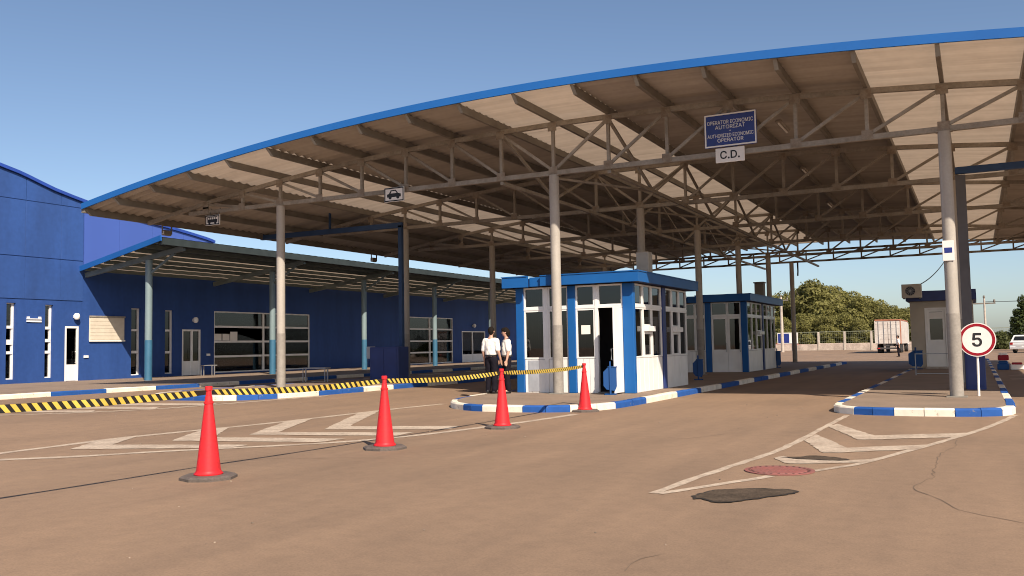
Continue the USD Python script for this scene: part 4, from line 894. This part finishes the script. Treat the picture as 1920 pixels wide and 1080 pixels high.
    trs = blend(J, tr_b, .022 * s, 8); v = trs.vertices; nse = meshkit.fbm(v * np.array([12, 12, 8]), 3, 8) - .5; trs.vertices = v + trs.vertex_normals * (nse * .03)[:, None]
    part(t, 'trousers', trs, 'trousers', smooth=True)
    part(t, 'belt', MB().lathe([(.172 * s, 1.02 * s), (.176 * s, 1.02 * s), (.176 * s, 1.055 * s), (.172 * s, 1.055 * s)], 24), 'black')
    for k in 'lr': part(t, 'shoe', blend(J, [('s1' + k, 's2' + k), ('s2' + k, 's3' + k)], .02, 4), 'shoe', smooth=True)
    # hair, eyes, mouth
    hj = {}
    for n, p, r in ((('a', hp((0, .022, .045)), .087), ('b', hp((0, .045, .0)), .080), ('c', hp((0, -.035, .075)), .058), ('d', hp((0, .05, -.05)), .058)) if not female else
                    (('a', hp((0, .020, .050)), .094), ('b', hp((0, .05, .0)), .088), ('c', hp((0, -.045, .075)), .062), ('d', hp((0, .055, -.07)), .068))):
        hj[n] = (p * s, r * s)
    hb = [('a', 'b'), ('a', 'c'), ('b', 'd')]
    hm = blend(hj, hb, .012, 4); nse = meshkit.fbm(hm.vertices * 55, 3, 2) - .5; hm.vertices = hm.vertices + hm.vertex_normals * (nse * .014)[:, None]
    part(t, 'hair', hm, 'hair', smooth=True)
    for sg in (-1, 1):
        c = hp((sg * .032, -.088, .002)) * s; e = trimesh.creation.icosphere(2, .011 * s); e.apply_translation(c); part(t, 'eye', e, 'black', smooth=True)
        b = MB().tube([hp((sg * .015, -.094, .025)) * s, hp((sg * .035, -.092, .030)) * s, hp((sg * .052, -.080, .024)) * s], .005 * s, 6); part(t, 'eyebrow', b, 'hair')
    part(t, 'mouth', MB().tube([hp((-.022, -.080, -.060)) * s, hp((0, -.087, -.058)) * s, hp((.022, -.080, -.060)) * s], .006 * s, 6), 'lips')
    return t, s, J
mn, s, J = person('officer in white short-sleeved shirt and dark trousers, seen from behind', -12.30, 22.75, Z0, math.radians(170), 1.87,
       {'l': ((.055, .03, -.29), (.075, -.05, -.53)), 'r': ((-.06, .0, -.29), (-.055, -.10, -.52))}, head_turn=.35)
part(mn, 'watch', MB().tube([J['wrl'][0] + np.array((.0, 0, .05)), J['wrl'][0] + np.array((0, 0, .02))], .037, 12), 'black')
wm, s, J = person('officer facing left in white shirt with dark epaulettes and dark hair', -11.92, 22.95, Z0, math.radians(-50), 1.83,
       {'l': ((.05, .0, -.28), (.075, -.06, -.52)), 'r': ((-.05, .0, -.28), (-.035, -.13, -.49))}, female=True, head_turn=-.25, nod=.15)
for k in 'lr':
    c = J['sh' + k][0]; part(wm, 'epaulette', rbox(c[0] - .055, c[0] + .055, c[1] - .03, c[1] + .035, c[2] + .066, c[2] + .094, .006), 'navy')
part(wm, 'tie', MB().bar((0, -.138, 1.46), (0, -.165, 1.12), .07, .02), 'navy')
person('small distant person in a pale top walking beside the container truck', -6.0, 84.0, 0.0, math.radians(-90), 1.8,
       {'l': ((.04, .05, -.28), (.05, .08, -.52)), 'r': ((-.04, -.08, -.27), (-.05, -.2, -.48))})

# ------------------------------------------------------------------ background: fence, truck, cars, poles, blocks
t = thing('perimeter_fence', 'steel fence with pale posts on a low rubble wall in front of the trees', 'fence', (0, 139.0, 0))
px = list(np.arange(-46.0, 22, 3.62))
for a, b in zip(px[:-1], px[1:]):
    h = 1.05 + rng.uniform(-.1, .12)
    part(t, 'wall_section', rbox(a + .02, b - .02, -.2, .2, -.1, h, .03), 'rubble')
    g = MB()
    for q in np.arange(a + .25, b - .1, .28): g.box(q - .007, q + .007, -.007, .007, h, 2.72)
    for z in (1.35, 1.9, 2.5): g.box(a + .1, b - .1, -.008, .008, z - .008, z + .008)
    part(t, 'mesh_panel', g, 'fence_steel'); part(t, 'top_rail', bx(a + .1, b - .1, -.03, .03, 2.74, 2.82), 'fence_steel')
for a in px: part(t, 'post', rbox(a - .14, a + .14, -.27, .27, 0, 2.78, .03), 'concrete')

def wheel(par, x, y, z, r, w):
    m = MB().lathe([(r * .55, -w / 2), (r * .92, -w / 2), (r, -w / 2 + .04), (r, w / 2 - .04), (r * .92, w / 2), (r * .55, w / 2)], 20).mesh()
    v = m.vertices.copy(); m.vertices = np.c_[v[:, 2] + x, v[:, 0] + y, v[:, 1] + z]; wh = part(par, 'wheel', m, 'tyre')
    m = MB().lathe([(.001, -w / 2 + .03), (r * .56, -w / 2 + .02), (r * .56, w / 2 - .02), (.001, w / 2 - .03)], 16).mesh(); v = m.vertices.copy(); m.vertices = np.c_[v[:, 2] + x, v[:, 0] + y, v[:, 1] + z]; part(wh, 'rim', m, 'grey_metal')
t = thing('container_truck', 'white container truck with rust-red top edge parked by the fence', 'truck', (-8.72, 108.0, 0))
part(t, 'container', rbox(-1.30, 1.30, .05, 12.2, 1.0, 3.55, .03), 'container')
for s_ in (-1, 1):
    d = part(t, 'rear_door', rbox(s_ * .65 - .62, s_ * .65 + .62, -.02, .05, 1.05, 3.45, .015), 'container')
    for q in (-.3, .25): part(d, 'lock_rod', MB().bar((s_ * .65 + q, -.05, 1.0), (s_ * .65 + q, -.05, 3.5), .05), 'grey_metal')
    for z in (1.5, 2.1, 2.7, 3.2): part(d, 'crossbar', bx(s_ * .65 - .58, s_ * .65 + .58, -.035, -.02, z - .03, z + .03), 'container')
part(t, 'top_edge', rbox(-1.32, 1.32, -.03, 12.2, 3.56, 3.70, .02), 'rust')
for s_ in (-1, 1): part(t, 'corner_post', bx(s_ * 1.31 - .05, s_ * 1.31 + .05, -.03, .12, 1.0, 3.55), 'rust' if s_ > 0 else 'container')
part(t, 'chassis', bx(-.5, .5, .1, 13.5, .72, .98), 'chassis'); part(t, 'bumper', rbox(-1.2, 1.2, -.05, .1, .42, .62, .02), 'chassis')
part(t, 'tail_light', bx(-1.1, -.85, -.07, -.05, .46, .58).box(.85, 1.1, -.07, -.05, .46, .58), 'tail_light')
for y in (1.4, 2.7, 4.0, 12.0):
    for s_ in (-1, 1): wheel(t, s_ * 1.02, y, .5, .5, .4)
part(t, 'cab', rbox(-1.22, 1.22, 12.6, 14.8, .8, 3.5, .1), 'car_white')
def car(name, label, x, y, z, rot, paint, suv=True):
    t = thing(name, label, 'car', (x, y, z), rot)
    L, W, H = 4.5, .90, (1.68 if suv else 1.45)
    prof = Polygon([(-L / 2, .35), (-L / 2 + .02, .78), (-L / 2 + .10, 1.0), (-1.35, 1.03), (-.75, 1.03), (1.6, 1.06), (L / 2 - .05, 1.0), (L / 2, .8), (L / 2 - .02, .35)])
    wells = unary_union([Point(-1.4, .33).buffer(.40), Point(1.4, .33).buffer(.40)])
    part(t, 'body', prism(prof.difference(wells), 2 * W, 'yzx', -W), paint)
    cab = trimesh.convex.convex_hull(np.array([(sx * w, y_, z_) for sx in (-1, 1) for w, y_, z_ in ((W - .04, -1.0, 1.03), (W - .20, -.25, H - .03), (W - .20, 1.7, H), (W - .04, 2.15, 1.03))]))
    part(t, 'cabin', cab, paint)
    part(t, 'rear_window', MB().add([(-.62, 2.06, 1.18), (.62, 2.06, 1.18), (.55, 1.83, H - .12), (-.55, 1.83, H - .12)], [(0, 1, 2, 3)]), 'black')
    part(t, 'windscreen', MB().add([(.66, -.92, 1.10), (-.66, -.92, 1.10), (-.58, -.36, H - .12), (.58, -.36, H - .12)], [(0, 1, 2, 3)]), 'black')
    for s_ in (-1, 1):
        a = W - .05; b = W - .195
        part(t, 'side_window', MB().add([(s_ * (a + .005), -.75, 1.10), (s_ * (a + .005), 1.9, 1.10), (s_ * (b + .01), 1.6, H - .10), (s_ * (b + .01), -.25, H - .10)], [(0, 1, 2, 3)] if s_ > 0 else [(3, 2, 1, 0)]), 'black')
        part(t, 'tail_light', bx(s_ * .72 - .12, s_ * .72 + .12, L / 2 - .06, L / 2 + .012, .78, .98), 'tail_light'); part(t, 'headlight', bx(s_ * .68 - .16, s_ * .68 + .16, -L / 2 - .005, -L / 2 + .1, .68, .84), 'lamp_glass')
        for y_ in (-1.4, 1.4): wheel(t, s_ * (W - .12), y_, .33, .33, .22)
    part(t, 'bumper', rbox(-W + .02, W - .02, L / 2 - .05, L / 2 + .05, .38, .60, .03), paint); part(t, 'number_plate', bx(-.26, .26, L / 2 + .05, L / 2 + .06, .62, .73), 'sign_white'); part(t, 'roof_rail', bx(-.66, -.62, -.2, 1.6, H, H + .05).box(.62, .66, -.2, 1.6, H, H + .05), 'black')
    return t
car('parked_car', 'white car parked at the right edge beyond the island', 4.45, 99, 0, math.radians(155), 'car_white')
car('parked_car', 'red car half hidden behind the far fence beside the light pole', -25.2, 142.6, 0, math.radians(85), 'car_red', False)
t = thing('info_sign', 'blue and white sign board at the foot of the far light pole', 'sign', (-22.0, 122, 0))
for x in (-.7, .7): part(t, 'leg', MB().bar((x, 0, 0), (x, 0, 1.2), .08), 'grey_metal')
part(t, 'panel', rbox(-1.3, 1.3, -.04, .04, 1.2, 2.6, .01), 'sign_white'); part(t, 'blue_field', rbox(-1.2, .2, -.06, -.04, 1.3, 2.5, .005), 'sign_blue')
def pole(label, x, y, h, r=.16):
    t = thing('utility_pole', label, 'pole', (x, y, 0)); part(t, 'shaft', MB().tube([(0, 0, -.3), (0, 0, h)], [r, r * .7], 10), 'concrete', smooth=40)
    part(t, 'crossarm', rbox(-.9, .9, -.06, .06, h - .5, h - .38, .01), 'steel_dark')
    for q in (-.8, 0, .8): part(t, 'insulator', MB().lathe([(.001, .3), (.08, .26), (.10, .1), (.05, 0)][::-1], 10, (q, 0, h - .38 if q else h)), 'steel_dark')
pole('pale concrete light pole in front of the far trees beside the second kiosk', -22.3, 120, 7.2, .22)
pole('thin pale pole above the speed sign beside the far tree', .72, 92, 5.0, .12)
cable('overhead_wire', 'thin overhead wire running right from the pole above the speed sign', (.72, 92, 4.7), (14, 92, 4.9), .1, .03)
blk = [('red_block', 'red and white plastic block on top of the stack at the right kerb', (1.02, 47.0, .42), 'sign_red', (.22, .20, .36), 'white_paint'), ('blue_block', 'blue plastic block under the red block at the right kerb', (1.0, 47.0, 0), 'bin_blue', (.24, .22, .40), 'bin_blue'), ('white_block', 'white and red plastic block beside the blue block', (1.55, 46.9, 0), 'white_paint', (.26, .2, .34), 'sign_red')]
for nm, lab, loc, mt, (w, l, h), m2 in blk:
    t = thing('barrier_block', lab, 'barrier block', loc); part(t, 'body', rbox(-w, w, -l, l, .015, h * .7, .03), mt); part(t, 'top', rbox(-w * .8, w * .8, -l * .8, l * .8, h * .7, h, .03), m2)

# ------------------------------------------------------------------ trees
def crown(n, lobes, size, seed, droop=.0):
    """leaf clumps: small bent quads through the volume of several lobes, denser towards the outside"""
    r = np.random.default_rng(seed); V, F = [], []
    per = np.array([l[3] * l[4] * l[5] for l in lobes]) ** .7; per = (per / per.sum() * n).astype(int)
    k = 0
    for (cx, cy, cz, rx, ry, rz), m in zip(lobes, per):
        d = r.normal(size=(m, 3)); d /= np.linalg.norm(d, axis=1, keepdims=True)
        rad = r.uniform(.45, 1.08, m) ** .6 * (1 + .28 * (meshkit.fbm(d * 2.6 + seed, 3, seed) - .5))
        c = np.array((cx, cy, cz)) + d * rad[:, None] * (rx, ry, rz)
        nn = d * .7 + r.normal(size=(m, 3)) * .6 + np.array([0, 0, .5]); nn /= np.linalg.norm(nn, axis=1, keepdims=True)
        a = np.cross(nn, r.normal(size=(m, 3))); a /= np.linalg.norm(a, axis=1, keepdims=True); b = np.cross(nn, a); sz = size * r.uniform(.55, 1.3, m)[:, None]
        q = np.stack([c - a * sz, c + b * sz * .6 , c + a * sz, c - b * sz * .6], 1).reshape(-1, 3)
        V.append(q); i = k + np.arange(m) * 4; F.append(np.stack([i, i + 1, i + 2, i + 3], 1)); k += m * 4
    return MB().add(np.vstack(V), np.vstack(F))
def lobes_for(w, h, base, seed, n=9):
    r = np.random.default_rng(seed); out = [(0, 0, base + (h - base) * .5, w * .55, w * .55, (h - base) * .46)]
    for i in range(n):
        a = r.uniform(0, 2 * math.pi); u = r.uniform(.1, .95); rr = w * .62 * math.sqrt(max(.05, 1 - (2 * u - 1) ** 2 * .8)) * r.uniform(.5, 1)
        q = w * r.uniform(.24, .42); out.append((rr * math.cos(a), rr * math.sin(a), base + (h - base) * u * .92, q, q, q * .8))
    return out
protos = []
for i, (w, h, mt) in enumerate(((4.4, 10.0, 'leaf_olive'), (5.0, 10.0, 'leaf_olive'), (4.0, 10.0, 'leaf_olive'))):
    cls = stage.CreateClassPrim(f'/World/tree_kind_{i}'); protos.append(cls)
    tr = MB().tube([(0, 0, -.3), (.1, 0, 2), (.05, .1, 5), (.2, .1, 8)], [.28, .22, .15, .05], 8)
    r = np.random.default_rng(50 + i)
    for q in range(7):
        a = r.uniform(0, 6.28); z = r.uniform(1.5, 6); tr.tube([(.1, 0, z), (math.cos(a) * 1.2, math.sin(a) * 1.2, z + 1.2), (math.cos(a) * 2.2, math.sin(a) * 2.2, z + 2.4)], [.10, .06, .03], 5)
    usdkit.mesh(stage, f'/World/tree_kind_{i}/trunk', tr.mesh(), MAT['bark'], smooth=40)
    usdkit.mesh(stage, f'/World/tree_kind_{i}/crown', crown(9000, lobes_for(w, h, .3, 20 + i, 22), .24, 30 + i).mesh(), MAT[mt])
tl = [(-43, 168, 1.00), (-38.5, 172, .92), (-35.0, 164, .88), (-31.4, 160, .98), (-28.6, 166, 1.10), (-25.4, 160, 1.20), (-22.3, 158, 1.10), (-19.6, 163, 1.02), (-17.2, 157, .88), (-14.8, 160, .80), (-12.7, 156, .70), (-10.4, 162, .68), (-8.2, 156, .60), (-5.8, 160, .62), (-33.2, 151, .62), (-29.6, 150, .58), (-24.0, 149, .62), (-20.8, 148, .55), (-16.0, 148, .52), (-12.0, 148, .45), (-27.0, 148, .55), (-18.4, 150, .6), (-27.0, 169, 1.14), (-23.8, 170, 1.16), (-20.9, 169, 1.06), (-18.4, 170, .96), (-15.9, 169, .86), (-13.6, 168, .78), (-11.5, 170, .70)]
names = ['leftmost and half hidden by the second kiosk', 'second from the left end of the row', 'behind the concrete light pole', 'just right of the concrete light pole', 'left of the highest tree', 'tallest tree of the far row', 'just right of the tallest tree', 'in the middle of the sloping skyline', 'where the skyline starts to drop', 'short tree left of the truck', 'small tree just left of the truck', 'small tree behind the truck', 'low tree right of the truck', 'low tree beside the cream cabin',
         'bushy tree at the fence by the light pole', 'bushy tree at the fence below the tall ones', 'bushy tree at the fence under the tallest tree', 'bushy tree at the fence mid-row', 'low bushy tree at the fence left of the truck', 'lowest bushy tree at the fence by the truck', 'bushy tree at the fence left of the middle post', 'bushy tree at the fence right of the middle', 'standing behind and left of the tallest tree', 'standing directly behind the tallest tree', 'back-row tree behind the upper slope of the skyline', 'back-row tree behind the middle of the skyline', 'back-row tree behind the lower slope of the skyline', 'back-row tree left of the truck roof', 'back-row tree directly behind the truck roof']
def inst(name, cls, label, cat, x, y, z, rz, sx, sz, group=None):
    p = UsdGeom.Xform.Define(stage, path_for(None, name)); p.AddTranslateOp().Set(Gf.Vec3d(x, y, z)); p.AddRotateZOp().Set(rz); p.AddScaleOp().Set(Gf.Vec3f(sx, sx, sz))
    p.GetPrim().GetReferences().AddInternalReference(cls.GetPath()); p.GetPrim().SetInstanceable(True); return tag(p, label, cat, group)
for i, ((x, y, s_), nm) in enumerate(zip(tl, names)):
    inst('olive_tree' if False else 'leafy_tree', protos[i % 3], 'olive-green tree beyond the fence, ' + nm, 'tree', x, y, 0, rng.uniform(0, 360), s_ * rng.uniform(.95, 1.15), s_, 'trees beyond the fence')
t = thing('leafy_tree', 'bushy green tree at the right edge behind the white car', 'tree', (4.9, 112, 0))
part(t, 'trunk', MB().tube([(0, 0, -.2), (.1, 0, 2), (0, .1, 5)], [.25, .18, .06], 8), 'bark', smooth=40)
part(t, 'crown', crown(6500, [(0, 0, 2.6, 1.5, 1.5, 2.2), (.3, 0, 4.6, 1.0, 1.0, 1.6), (-1.0, .2, 3.2, .7, .7, .6), (1.0, 0, 3.4, 1.0, 1.0, 1.2), (-1.2, 0, 1.9, .8, .8, .7), (.5, -.2, 5.7, .45, .45, .9), (-.4, 0, 5.2, .5, .5, .8), (-.9, .1, 4.2, .5, .5, .4), (1.5, 0, 4.9, .8, .8, 1.0)], .16, 77), 'leaf_green')
cls = stage.CreateClassPrim('/World/shrub_kind'); usdkit.mesh(stage, '/World/shrub_kind/foliage', crown(2600, lobes_for(2.2, 2.4, .1, 90, 9), .17, 91).mesh(), MAT['leaf_shrub']); usdkit.mesh(stage, '/World/shrub_kind/stem', MB().tube([(0, 0, -.1), (0, .05, 1.2)], [.08, .03], 6).mesh(), MAT['bark'])
sl = [(-.6, 128), (2.6, 132), (5.6, 127), (9.2, 131), (-4.0, 131), (12.5, 128)]
sn = ['left of the pole above the speed sign', 'directly behind the speed sign', 'below the bushy tree', 'right of the bushy tree', 'behind the cream cabin', 'farthest right']
for (x, y), nm in zip(sl, sn): inst('shrub', cls, 'grey-green shrub on the far verge, ' + nm, 'shrub', x, y, 0, rng.uniform(0, 360), rng.uniform(.9, 1.2), rng.uniform(.75, 1.05), 'shrubs on the far verge')
